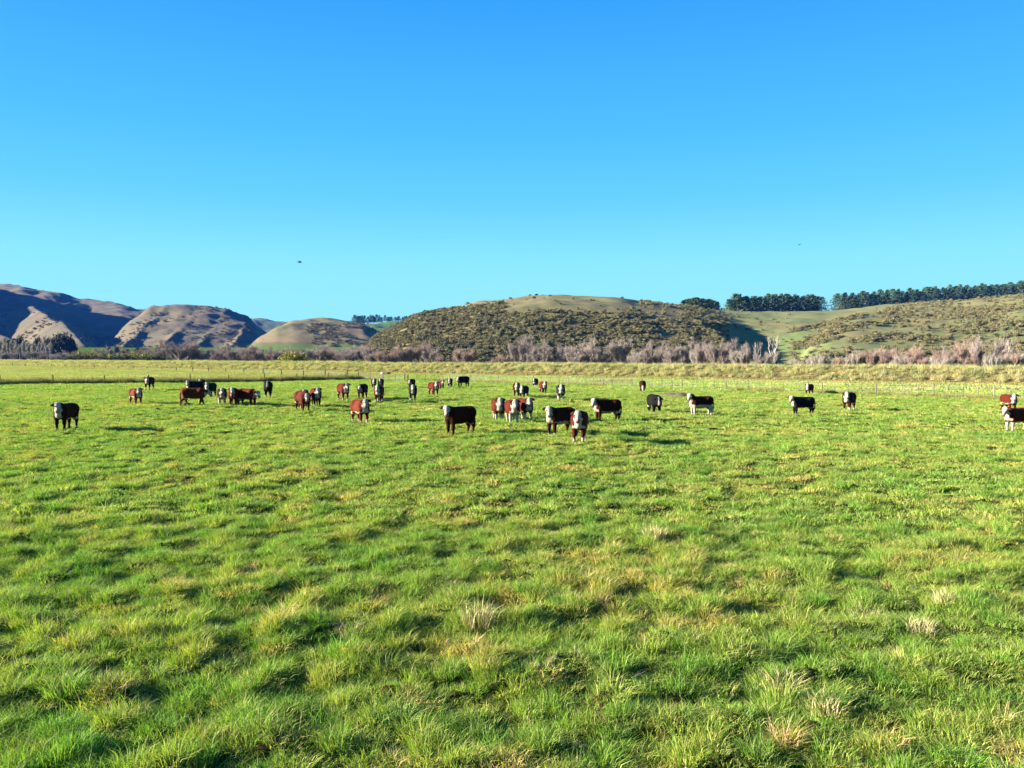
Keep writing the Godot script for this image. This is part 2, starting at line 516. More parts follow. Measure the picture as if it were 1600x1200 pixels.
	for k in 62000:
		var d := 66.0 * pow(5.6, sqrt(rng.randf()))
		var x := rng.randf_range(-0.80, 0.80) * d
		var z := -d
		if in_paddock(x, z): continue
		var s := bank_in(x, z)
		if s > 22.0 or (s > -0.5 and s < 12.0): continue
		var o := Vector3(x, height(x, z), z)
		var turn := Basis(Vector3.UP, rng.randf() * TAU)
		var strip := x > -40.0 or z < far_line(x) - 2.0 and s < 0.0
		var g := rng.randf_range(0.8, 1.5)
		if strip and s < -4.0 and n_tone.get_noise_2d(x * 0.4, z * 0.4) > -0.35:
			c_green.add(turn.scaled(Vector3(g, g * 0.8, g)), o, grass_tint(x * 0.5, z * 0.5))
		else:
			var w := 1.0 + 0.45 * n_tone.get_noise_2d(x * 0.5, z * 1.6)
			c_pale.add(turn.scaled(Vector3(g, g * rng.randf_range(0.6, 1.6), g)), o, jit(Color(w, w, w), 0.25))
	spread("meadow_grass", m_pale, leaf, c_pale, "pale yellow green grass of the field beyond the fence", "grass")
	spread("meadow_grass", m_green, leaf, c_green, "short bright grass strip below the stopbank", "grass")
	var m_rank := tuft(90, 0.36, 0.35, 0.70, 0.04, 0.8, 1, [lin(0.39, 0.34, 0.175), lin(0.33, 0.305, 0.13), lin(0.28, 0.285, 0.11), lin(0.42, 0.36, 0.22)])
	var m_low := tuft(60, 0.7, 0.10, 0.24, 0.06, 0.9, 1, [lin(0.31, 0.275, 0.11), lin(0.24, 0.24, 0.08), lin(0.36, 0.275, 0.15)])
	var c_low := Copies.new()
	for k in 34000:
		var along := rng.randf_range(-330.0, 150.0)
		var s := rng.randf_range(-0.8, 11.5)
		var x := along + s * -0.634 * -1.0
		var z := -154.0 + 0.82 * x - s * 1.293
		if -z < 60.0 or absf(x) > -z * 0.85: continue
		var o := Vector3(x, height(x, z), z)
		var turn := Basis(Vector3.UP, rng.randf() * TAU)
		var g := rng.randf_range(0.55, 1.15)
		if s > 1.6 and rng.randf() < 0.30:
			g = rng.randf_range(0.7, 1.5)
			var c := jit(Color(1, 1, 1), 0.25)
			if rng.randf() < 0.10: c = Color(0.45, 0.62, 0.5)
			c_bank.add(turn.scaled(Vector3(g, g * rng.randf_range(0.7, 1.2), g)), o, c)
		else:
			c_low.add(turn.scaled(Vector3(g, g, g)), o, jit(Color(1, 1, 1) if s > 2.0 else Color(1.05, 0.9, 0.85), 0.2))
	spread("bank_tussock", m_rank, leaf, c_bank, "clumped yellow tussock grass on the slope of the stopbank", "tussock")
	spread("bank_grass", m_low, leaf, c_low, "short dry grass between the tussocks of the stopbank", "grass")
	# rank dry growth along the fences
	var c_fence := Copies.new()
	var c_stalk := Copies.new()
	for k in 9000:
		var which := rng.randi() % 10
		var x := 0.0
		var z := 0.0
		if which < 5:
			x = rng.randf_range(-82.0, -24.5)
			z = left_line(x) - rng.randf_range(-0.5, 2.4)
		elif which < 7:
			x = rng.randf_range(-175.0, -50.0)
			z = far_line(x) + rng.randf_range(-1.0, 4.0)
		else:
			x = rng.randf_range(-15.0, 60.0)
			z = right_line(x) - rng.randf_range(-0.4, 0.9)
			if n_tone.get_noise_2d(x * 0.7, 4.0) < -0.12: continue
		var g := rng.randf_range(0.55, 1.25)
		var o := Vector3(x, height(x, z), z)
		var turn := Basis(Vector3.UP, rng.randf() * TAU)
		if rng.randf() < 0.36 and which < 5:
			c_stalk.add(turn.scaled(Vector3(g, g, g)), o, jit(Color(1, 1, 1), 0.3))
		else:
			if which >= 7: g *= 0.62
			c_fence.add(turn.scaled(Vector3(g, g, g)), o, jit(Color(1, 1, 1), 0.25))
	spread("fence_line_grass", tuft(60, 0.5, 0.3, 0.8, 0.035, 0.6, 1, dry), leaf, c_fence, "long dry grass growing along the wire fences", "grass")
	spread("fence_line_grass", tuft(50, 0.5, 0.3, 0.95, 0.035, 0.4, 1, [lin(0.08, 0.055, 0.035), lin(0.13, 0.095, 0.05), lin(0.05, 0.045, 0.028)]), leaf, c_stalk, "brown dead stalks standing along the dark post fence", "grass")
	# rough dry grass field between the two fences near the gate
	var c_rough := Copies.new()
	for k in 5000:
		var x := rng.randf_range(-75.0, -22.0)
		var z := rng.randf_range(-175.0, -105.0)
		if z > left_line(x) - 1.0 or bank_in(x, z) > -3.0: continue
		if z > far_line(x) + 9.0 and rng.randf() < 0.5 + 0.012 * (-22.0 - x): continue
		var g := rng.randf_range(0.5, 1.1)
		c_rough.add(Basis(Vector3.UP, rng.randf() * TAU).scaled(Vector3(g, g * 0.85, g)), Vector3(x, height(x, z), z), jit(Color(1, 1, 1), 0.2))
	spread("rough_grass", tuft(60, 0.6, 0.25, 0.6, 0.05, 0.7, 1, dry), leaf, c_rough, "rough straw coloured grass behind the gate", "grass")

# ---------------------------------------------------------------- fences and gate
func fence(called: String, spots: Array, tall: float, thick: float, post: Color, battens: int, lines: int, label: String, ends := 1.0) -> Node3D:
	var o := thing(called, spots[0])
	tag(o, label, "fence", "")
	var wood := paint(0.95)
	var wire := StandardMaterial3D.new()
	wire.albedo_color = Color(0.50, 0.51, 0.52)
	wire.roughness = 0.5
	wire.metallic = 0.7
	var tops := []
	for k in spots.size():
		var s := Shape.new()
		var r := thick * (ends if k == 0 or k == spots.size() - 1 else 1.0)
		var h := tall * rng.randf_range(0.95, 1.06)
		s.tube(Vector3(0, -0.3, 0), Vector3(rng.randf_range(-0.04, 0.04), h, rng.randf_range(-0.03, 0.03)), r, r * 0.9, 7, jit(post, 0.2))
		var m := put("post", s.mesh(), wood, o)
		m.position = spots[k] - spots[0]
		tops.append(spots[k] - spots[0])
	for k in spots.size() - 1:
		for b in battens:
			var p: Vector3 = tops[k].lerp(tops[k + 1], (b + 1.0) / (battens + 1.0))
			var s := Shape.new()
			s.box(Vector3(0, tall * 0.52, 0), Vector3(0.045, tall * 0.84, 0.03), jit(post, 0.25))
			put("batten", s.mesh(), wood, o).position = p
	for w in lines:
		var y := tall * (0.16 + 0.78 * w / maxf(lines - 1, 1))
		var s := Shape.new()
		for k in spots.size() - 1:
			s.tube(tops[k] + Vector3(0, y, thick), tops[k + 1] + Vector3(0, y, thick), 0.005, 0.005, 3, Color(1, 1, 1))
		put("wire", s.mesh(), wire, o)
	return o

func on_ground(p: Vector3) -> Vector3:
	return Vector3(p.x, height(p.x, p.z), p.z)

func on_line(px: float, line: Callable) -> Vector3:       # where a line of sight over the paddock crosses a fence line
	var r := sight(px, 590.0)
	var d := 100.0
	for k in 40:
		d = lerpf(d, -line.call(r.x * d), 0.5)
	return on_ground(Vector3(r.x * d, 0, -d))

func build_fences() -> void:
	var dark := lin(0.055, 0.042, 0.035)
	var grey := lin(0.15, 0.13, 0.10)
	var spots := []
	for px in [-90, 0, 83, 163, 232, 297, 357, 413, 464, 513, 540, 560]:
		spots.append(on_line(px, left_line))
	fence("wire_fence", spots, 1.25, 0.075, dark, 0, 5, "dark timber post fence edged with dead brown stalks", 1.3)
	var gate_a: Vector3 = spots[-1]
	spots = []
	for px in [-60, -40, -20, 0, 20, 40, 60, 81, 102, 124, 148, 165, 185, 208, 230, 253, 276, 301, 326, 353, 381, 411, 440, 474, 508, 543]:
		spots.append(on_line(px, far_line))
	fence("wire_fence", spots, 1.3, 0.11, lin(0.05, 0.04, 0.033), 0, 4, "farther grey post fence standing in tall straw coloured grass")
	spots = [on_ground(gnd(637, 596.5))]
	for px in [692, 734, 779, 833, 888, 942, 1004, 1066, 1134, 1206, 1284, 1369, 1459, 1554, 1660, 1790]:
		spots.append(on_line(px, right_line))
	fence("wire_fence", spots, 1.15, 0.075, grey, 3, 6, "pale grey post and batten wire fence below the stopbank", 1.6)
	var strainer: Vector3 = spots[0]
	# steel gate hung between two posts
	var gate_b := on_ground(gnd(598, 595.5))
	var mid := (gate_a + gate_b) / 2.0
	var run := gate_b - gate_a
	var o := thing("farm_gate", gate_a, atan2(-run.z, run.x))
	tag(o, "grey tubular steel farm gate between the dark fence and the strainer post", "gate")
	var steel := StandardMaterial3D.new()
	steel.albedo_color = Color(0.22, 0.225, 0.23)
	steel.metallic = 0.0
	steel.roughness = 0.9
	var long := run.length()
	var s := Shape.new()
	s.tube(Vector3(0.15, 1.15, 0), Vector3(long - 0.15, 1.15, 0), 0.03, 0.03, 6, Color.WHITE)
	s.tube(Vector3(0.15, 0.2, 0), Vector3(long - 0.15, 0.2, 0), 0.03, 0.03, 6, Color.WHITE)
	for f in [0.15, long / 2.0, long - 0.15]:
		s.tube(Vector3(f, 0.2, 0), Vector3(f, 1.15, 0), 0.03, 0.03, 6, Color.WHITE)
	var frame := put("frame", s.mesh(), steel, o)
	for k in 4:
		s = Shape.new()
		var y := 0.38 + 0.19 * k
		s.tube(Vector3(0.15, y, 0), Vector3(long - 0.15, y, 0), 0.016, 0.016, 5, Color.WHITE)
		put("bar", s.mesh(), steel, frame)
	var o2 := fence("wire_fence", [gate_b, on_ground((gate_b + strainer) / 2.0), strainer + Vector3(-0.5, 0, 0)], 1.25, 0.08, grey, 1, 5, "short run of wire fence between the gate and the dark strainer post", 1.4)
	# trough in the field behind the gate
	var where := on_ground(gnd(599, 587.0))
	var t := thing("water_trough", where, 0.2)
	tag(t, "pale round water trough with a dark box beside it behind the gate", "trough")
	s = Shape.new()
	var ring := 14
	for k in ring:
		var a := Vector3(cos(TAU * k / ring), 0, sin(TAU * k / ring))
		var b := Vector3(cos(TAU * (k + 1) / ring), 0, sin(TAU * (k + 1) / ring))
		var up := Vector3(0, 0.62, 0)
		s.quad(a * 0.55, b * 0.55, b * 0.5 + up, a * 0.5 + up, lin(0.36, 0.35, 0.32))
		s.quad(a * 0.5 + up, b * 0.5 + up, b * 0.42 + up, a * 0.42 + up, lin(0.55, 0.54, 0.5))
		s.quad(a * 0.42 + up, b * 0.42 + up, b * 0.42 + up * 0.7, a * 0.42 + up * 0.7, lin(0.45, 0.44, 0.4))
		s.tri(a * 0.42 + up * 0.7, b * 0.42 + up * 0.7, up * 0.7, lin(0.05, 0.07, 0.07))
	put("basin", s.mesh(), paint(0.9), t)
	s = Shape.new()
	s.box(Vector3(1.05, 0.36, 0), Vector3(0.75, 0.42, 0.5), lin(0.03, 0.025, 0.022))
	s.box(Vector3(1.05, 0.60, 0), Vector3(0.80, 0.05, 0.55), lin(0.04, 0.03, 0.025))
	for q in [-0.3, 0.3]:
		s.box(Vector3(1.05 + q, 0.07, 0), Vector3(0.08, 0.16, 0.4), lin(0.03, 0.025, 0.022))
	put("float_box", s.mesh(), paint(0.8), t)

# ---------------------------------------------------------------- cattle
const CELL := 0.030
const BLEND := 30.0
var cow_forms := {}

func cow_bones(pose: Dictionary) -> Dictionary:
	# x forward, y up, z to the animal's right; withers at about 1.26 m
	var bones := []       # [a, b, ra, rb, part]
	var add := func(a: Vector3, b: Vector3, ra: float, rb: float, part: String) -> void:
		bones.append([a, b, ra, rb, part])
	add.call(Vector3(-0.64, 1.03, 0), Vector3(0.34, 1.03, 0), 0.20, 0.20, "body")
	add.call(Vector3(-0.42, 0.84, 0), Vector3(0.34, 0.82, 0), 0.27, 0.26, "body")
	add.call(Vector3(-0.16, 0.78, 0), Vector3(0.14, 0.77, 0), 0.285, 0.275, "body")
	add.call(Vector3(0.42, 0.92, 0), Vector3(0.54, 0.72, 0), 0.20, 0.12, "chest")
	for s in [-1.0, 1.0]:
		add.call(Vector3(-0.66, 1.01, 0.13 * s), Vector3(-0.50, 1.04, 0.17 * s), 0.17, 0.15, "body")
		add.call(Vector3(0.34, 0.98, 0.15 * s), Vector3(0.40, 0.68, 0.17 * s), 0.17, 0.12, "body")
		add.call(Vector3(-0.64, 0.90, 0.14 * s), Vector3(-0.60, 0.58, 0.16 * s), 0.18, 0.12, "body")
		var w: float = pose.get("stride", 0.0) * s
		var knee := Vector3(0.41 + 0.10 * w, 0.36, 0.165 * s)
		var foot := Vector3(0.40 + 0.22 * w, 0.045, 0.165 * s)
		add.call(Vector3(0.40, 0.68, 0.165 * s), knee, 0.11, 0.062, "leg")
		add.call(knee, foot, 0.058, 0.046, "leg")
		add.call(foot, foot + Vector3(0.03, 0.0, 0), 0.056, 0.052, "hoof")
		var hock := Vector3(-0.72 - 0.12 * w, 0.42, 0.165 * s)
		var heel := Vector3(-0.68 - 0.24 * w, 0.045, 0.165 * s)
		add.call(Vector3(-0.59, 0.58, 0.165 * s), hock, 0.11, 0.062, "leg")
		add.call(hock, heel, 0.058, 0.046, "leg")
		add.call(heel, heel + Vector3(0.03, 0.0, 0), 0.056, 0.052, "hoof")
	# tail
	add.call(Vector3(-0.86, 1.10, 0), Vector3(-0.92, 0.80, 0), 0.045, 0.030, "tail")
	add.call(Vector3(-0.92, 0.80, 0), Vector3(-0.91, 0.56, 0), 0.030, 0.030, "tail")
	add.call(Vector3(-0.91, 0.56, 0), Vector3(-0.90, 0.36, 0), 0.045, 0.030, "tuft")
	# neck and head
	var turn: float = deg_to_rad(pose.get("turn", 0.0))
	var low: float = pose.get("low", 0.0)          # 0 watching, 1 grazing
	var base := Vector3(0.42, 1.02, 0)
	var reach := Vector3(lerpf(0.36, 0.42, low), lerpf(0.22, -0.46, low), 0).rotated(Vector3.UP, turn * 0.55)
	var poll := base + reach
	var nod := deg_to_rad(lerpf(52.0, 66.0, low))
	var nose := Vector3(cos(nod), -sin(nod), 0).rotated(Vector3.UP, turn)
	var side := Vector3(0, 0, 1).rotated(Vector3.UP, turn)
	var brow := nose.cross(side).normalized()
	if brow.y < 0.0: brow = -brow
	add.call(base, poll - brow * 0.02 + Vector3(0, -0.03, 0), 0.175, 0.095, "neck")
	add.call(Vector3(0.46, 0.86, 0), poll + nose * 0.08 - brow * 0.07, 0.14, 0.07, "throat")
	for s in [-1.0, 1.0]:
		add.call(poll + side * 0.035 * s, poll + nose * 0.14 + side * 0.042 * s, 0.061, 0.060, "head")
		add.call(poll + side * 0.10 * s, poll + side * 0.20 * s - brow * 0.02 + Vector3(0, -0.015, 0), 0.034, 0.044, "ear")
		add.call(poll + side * 0.20 * s - brow * 0.02 + Vector3(0, -0.015, 0), poll + side * 0.28 * s - brow * 0.03 + Vector3(0, -0.04, 0), 0.042, 0.024, "ear")
		add.call(poll + nose * 0.36 + side * 0.02 * s, poll + nose * 0.41 + side * 0.024 * s, 0.045, 0.045, "muzzle")
	add.call(poll + nose * 0.10, poll + nose * 0.37, 0.069, 0.052, "head")
	add.call(poll + nose * 0.08 - brow * 0.075, poll + nose * 0.36 - brow * 0.045, 0.050, 0.038, "head")
	return {"bones": bones, "poll": poll, "nose": nose, "side": side, "brow": brow}

func cow_form(called: String, pose: Dictionary) -> Dictionary:
	if cow_forms.has(called): return cow_forms[called]
	var f := cow_bones(pose)
	var bones: Array = f.bones
	var lo := Vector3(9, 9, 9)
	var hi := -lo
	for b in bones:
		var r: float = maxf(b[2], b[3]) + 0.09
		lo = lo.min(b[0] - Vector3.ONE * r).min(b[1] - Vector3.ONE * r)
		hi = hi.max(b[0] + Vector3.ONE * r).max(b[1] + Vector3.ONE * r)
	var nx := int((hi.x - lo.x) / CELL) + 2
	var ny := int((hi.y - lo.y) / CELL) + 2
	var nz := int((hi.z - lo.z) / CELL) + 2
	var acc := PackedFloat32Array(); acc.resize(nx * ny * nz)
	var best := PackedFloat32Array(); best.resize(nx * ny * nz); best.fill(9.0)
	var who := PackedInt32Array(); who.resize(nx * ny * nz)
	for n in bones.size():
		var a: Vector3 = bones[n][0]
		var ab: Vector3 = bones[n][1] - a
		var ra: float = bones[n][2]
		var dr: float = bones[n][3] - ra
		var inv := 1.0 / maxf(ab.length_squared(), 1e-6)
		var r := maxf(ra, ra + dr) + 0.10
		var p0 := (a.min(a + ab) - Vector3.ONE * r - lo) / CELL
		var p1 := (a.max(a + ab) + Vector3.ONE * r - lo) / CELL
		for k in range(maxi(0, int(p0.z)), mini(nz, int(p1.z) + 2)):
			for j in range(maxi(0, int(p0.y)), mini(ny, int(p1.y) + 2)):
				var row := (k * ny + j) * nx
				for i in range(maxi(0, int(p0.x)), mini(nx, int(p1.x) + 2)):
					var q := lo + Vector3(i, j, k) * CELL - a
					var t := clampf(q.dot(ab) * inv, 0.0, 1.0)
					var d := (q - ab * t).length() - ra - dr * t
					if d < 0.12:
						acc[row + i] += exp(-BLEND * d)
						if d < best[row + i]:
							best[row + i] = d
							who[row + i] = n
	for i in acc.size():
		acc[i] = -log(acc[i]) / BLEND if acc[i] > 0.0 else 0.15
	# surface nets
	var v := PackedVector3Array()
	var part := PackedInt32Array()
	var index := PackedInt32Array(); index.resize(nx * ny * nz); index.fill(-1)
	var off := [0, 1, nx, nx + 1, nx * ny, nx * ny + 1, nx * ny + nx, nx * ny + nx + 1]
	var edges := [[0, 1], [2, 3], [4, 5], [6, 7], [0, 2], [1, 3], [4, 6], [5, 7], [0, 4], [1, 5], [2, 6], [3, 7]]
	for k in nz - 1:
		for j in ny - 1:
			for i in nx - 1:
				var c := (k * ny + j) * nx + i
				var inside := 0
				for o in off:
					if acc[c + o] < 0.0: inside += 1
				if inside == 0 or inside == 8: continue
				var sum := Vector3.ZERO
				var n := 0
				for e in edges:
					var fa := acc[c + off[e[0]]]
					var fb := acc[c + off[e[1]]]
					if (fa < 0.0) == (fb < 0.0): continue
					var t := fa / (fa - fb)
					var pa := Vector3(e[0] & 1, (e[0] >> 1) & 1, e[0] >> 2)
					var pb := Vector3(e[1] & 1, (e[1] >> 1) & 1, e[1] >> 2)
					sum += pa.lerp(pb, t)
					n += 1
				index[c] = v.size()
				v.push_back(lo + (Vector3(i, j, k) + sum / n) * CELL)
				part.push_back(who[c] if best[c] < 8.0 else who[c + off[7]])
	var tris := PackedInt32Array()
	var steps := [1, nx, nx * ny]
	for k in range(1, nz - 1):
		for j in range(1, ny - 1):
			for i in range(1, nx - 1):
				var c := (k * ny + j) * nx + i
				for axis in 3:
					var f0 := acc[c]
					var f1 := acc[c + steps[axis]]
					if (f0 < 0.0) == (f1 < 0.0): continue
					var u: int = steps[(axis + 1) % 3]
					var w: int = steps[(axis + 2) % 3]
					var q := [index[c - u - w], index[c - w], index[c], index[c - u]]
					if q.min() < 0: continue
					if f0 < 0.0: q.reverse()
					tris.append_array([q[0], q[1], q[2], q[0], q[2], q[3]])
	var sum_ := PackedVector3Array(); sum_.resize(v.size())
	var near_ := PackedInt32Array(); near_.resize(v.size())
	for t in range(0, tris.size(), 3):
		for q in 3:
			sum_[tris[t + q]] += v[tris[t + (q + 1) % 3]] + v[tris[t + (q + 2) % 3]]
			near_[tris[t + q]] += 2
	for i in v.size():
		if near_[i]: v[i] = v[i].lerp(sum_[i] / near_[i], 0.45)
	var nrm := PackedVector3Array(); nrm.resize(v.size())
	for t in range(0, tris.size(), 3):
		var g := (v[tris[t + 2]] - v[tris[t]]).cross(v[tris[t + 1]] - v[tris[t]])
		for q in 3: nrm[tris[t + q]] += g
	for i in nrm.size(): nrm[i] = nrm[i].normalized()
	var marks := []           # eyes and nostrils lie on the skin
	for s in [-1.0, 1.0]:
		marks.append(on_skin(bones, f.poll + f.nose * 0.15, (f.side * s + f.brow * 0.45).normalized()))
	for s in [-1.0, 1.0]:
		marks.append(on_skin(bones, f.poll + f.nose * 0.38 + f.side * 0.028 * s, (f.nose + f.brow * 0.55 + f.side * 0.3 * s).normalized()))
	f.marks = marks
	f.merge({"v": v, "n": nrm, "t": tris, "part": part})
	cow_forms[called] = f
	return f

func on_skin(bones: Array, from: Vector3, dir: Vector3) -> Vector3:
	var p := from
	for step in 60:
		p = from + dir * 0.005 * step
		var total := 0.0
		for b in bones:
			var ab: Vector3 = b[1] - b[0]
			var t := clampf((p - b[0]).dot(ab) / maxf(ab.length_squared(), 1e-6), 0.0, 1.0)
			total += exp(-BLEND * ((p - b[0] - ab * t).length() - lerpf(b[2], b[3], t)))
		if total < 1.0: break
	return p

func cow_coat(f: Dictionary, look: Dictionary) -> ArrayMesh:
	var coat: Color = look.coat
	var white := lin(0.27, 0.247, 0.21)
	var cream := lin(0.30, 0.24, 0.16)
	var v: PackedVector3Array = f.v
	var part: PackedInt32Array = f.part
	var c := PackedColorArray(); c.resize(v.size())
	var shift: float = look.seed * 17.3
	for i in v.size():
		var p := v[i]
		var kind: String = f.bones[part[i]][4]
		var n := n_fine.get_noise_3d(p.x * 2.2 + shift, p.y * 2.2, p.z * 2.2)
		var m := n_fine.get_noise_3d(p.x * 7.0 + shift, p.y * 7.0, p.z * 7.0)
		var col := coat
		match kind:
			"head": 
				col = white
				if look.get("plain", false):
					var across := absf((p - f.poll).dot(f.side))
					col = white if across < 0.055 + 0.03 * n else coat
			"muzzle": col = lin(0.17, 0.11, 0.09)
			"ear": col = coat
			"neck":
				if p.distance_to(f.poll) < 0.13 + 0.05 * n: col = white
				if look.get("crest", 0.0) > 0.6 and p.y > 1.16 and absf(p.z) < 0.09: col = white
				if look.get("plain", false): col = coat
			"throat", "chest":
				col = white if look.get("bib", 0.6) + 0.35 * n > 0.2 + 2.6 * maxf(0.0, absf(p.z) - 0.10) + 1.2 * maxf(0.0, p.y - 1.02) else coat
				if look.get("plain", false): col = coat
			"body":
				if p.y < 0.52 + 0.10 * look.get("belly", 0.4) + 0.05 * n: col = cream
				if p.x > 0.42 and p.y < 0.72 and absf(p.z) < 0.17 * look.get("bib", 0.6) + 0.06 * n + 0.02: col = cream
			"leg":
				col = white if p.y < look.get("socks", 0.25) + 0.10 * n else coat
			"hoof": col = lin(0.035, 0.028, 0.024)
			"tuft": col = lin(0.3, 0.25, 0.18) if look.get("bib", 0.5) > 0.45 else coat
		var k := 1.0 + 0.22 * m + 0.12 * n
		c[i] = Color(col.r * k, col.g * k, col.b * k)
	var a := []
	a.resize(Mesh.ARRAY_MAX)
	a[Mesh.ARRAY_VERTEX] = v
	a[Mesh.ARRAY_NORMAL] = f.n
	a[Mesh.ARRAY_COLOR] = c
	a[Mesh.ARRAY_INDEX] = f.t
	var mesh := ArrayMesh.new()
	mesh.add_surface_from_arrays(Mesh.PRIMITIVE_TRIANGLES, a)
	return mesh

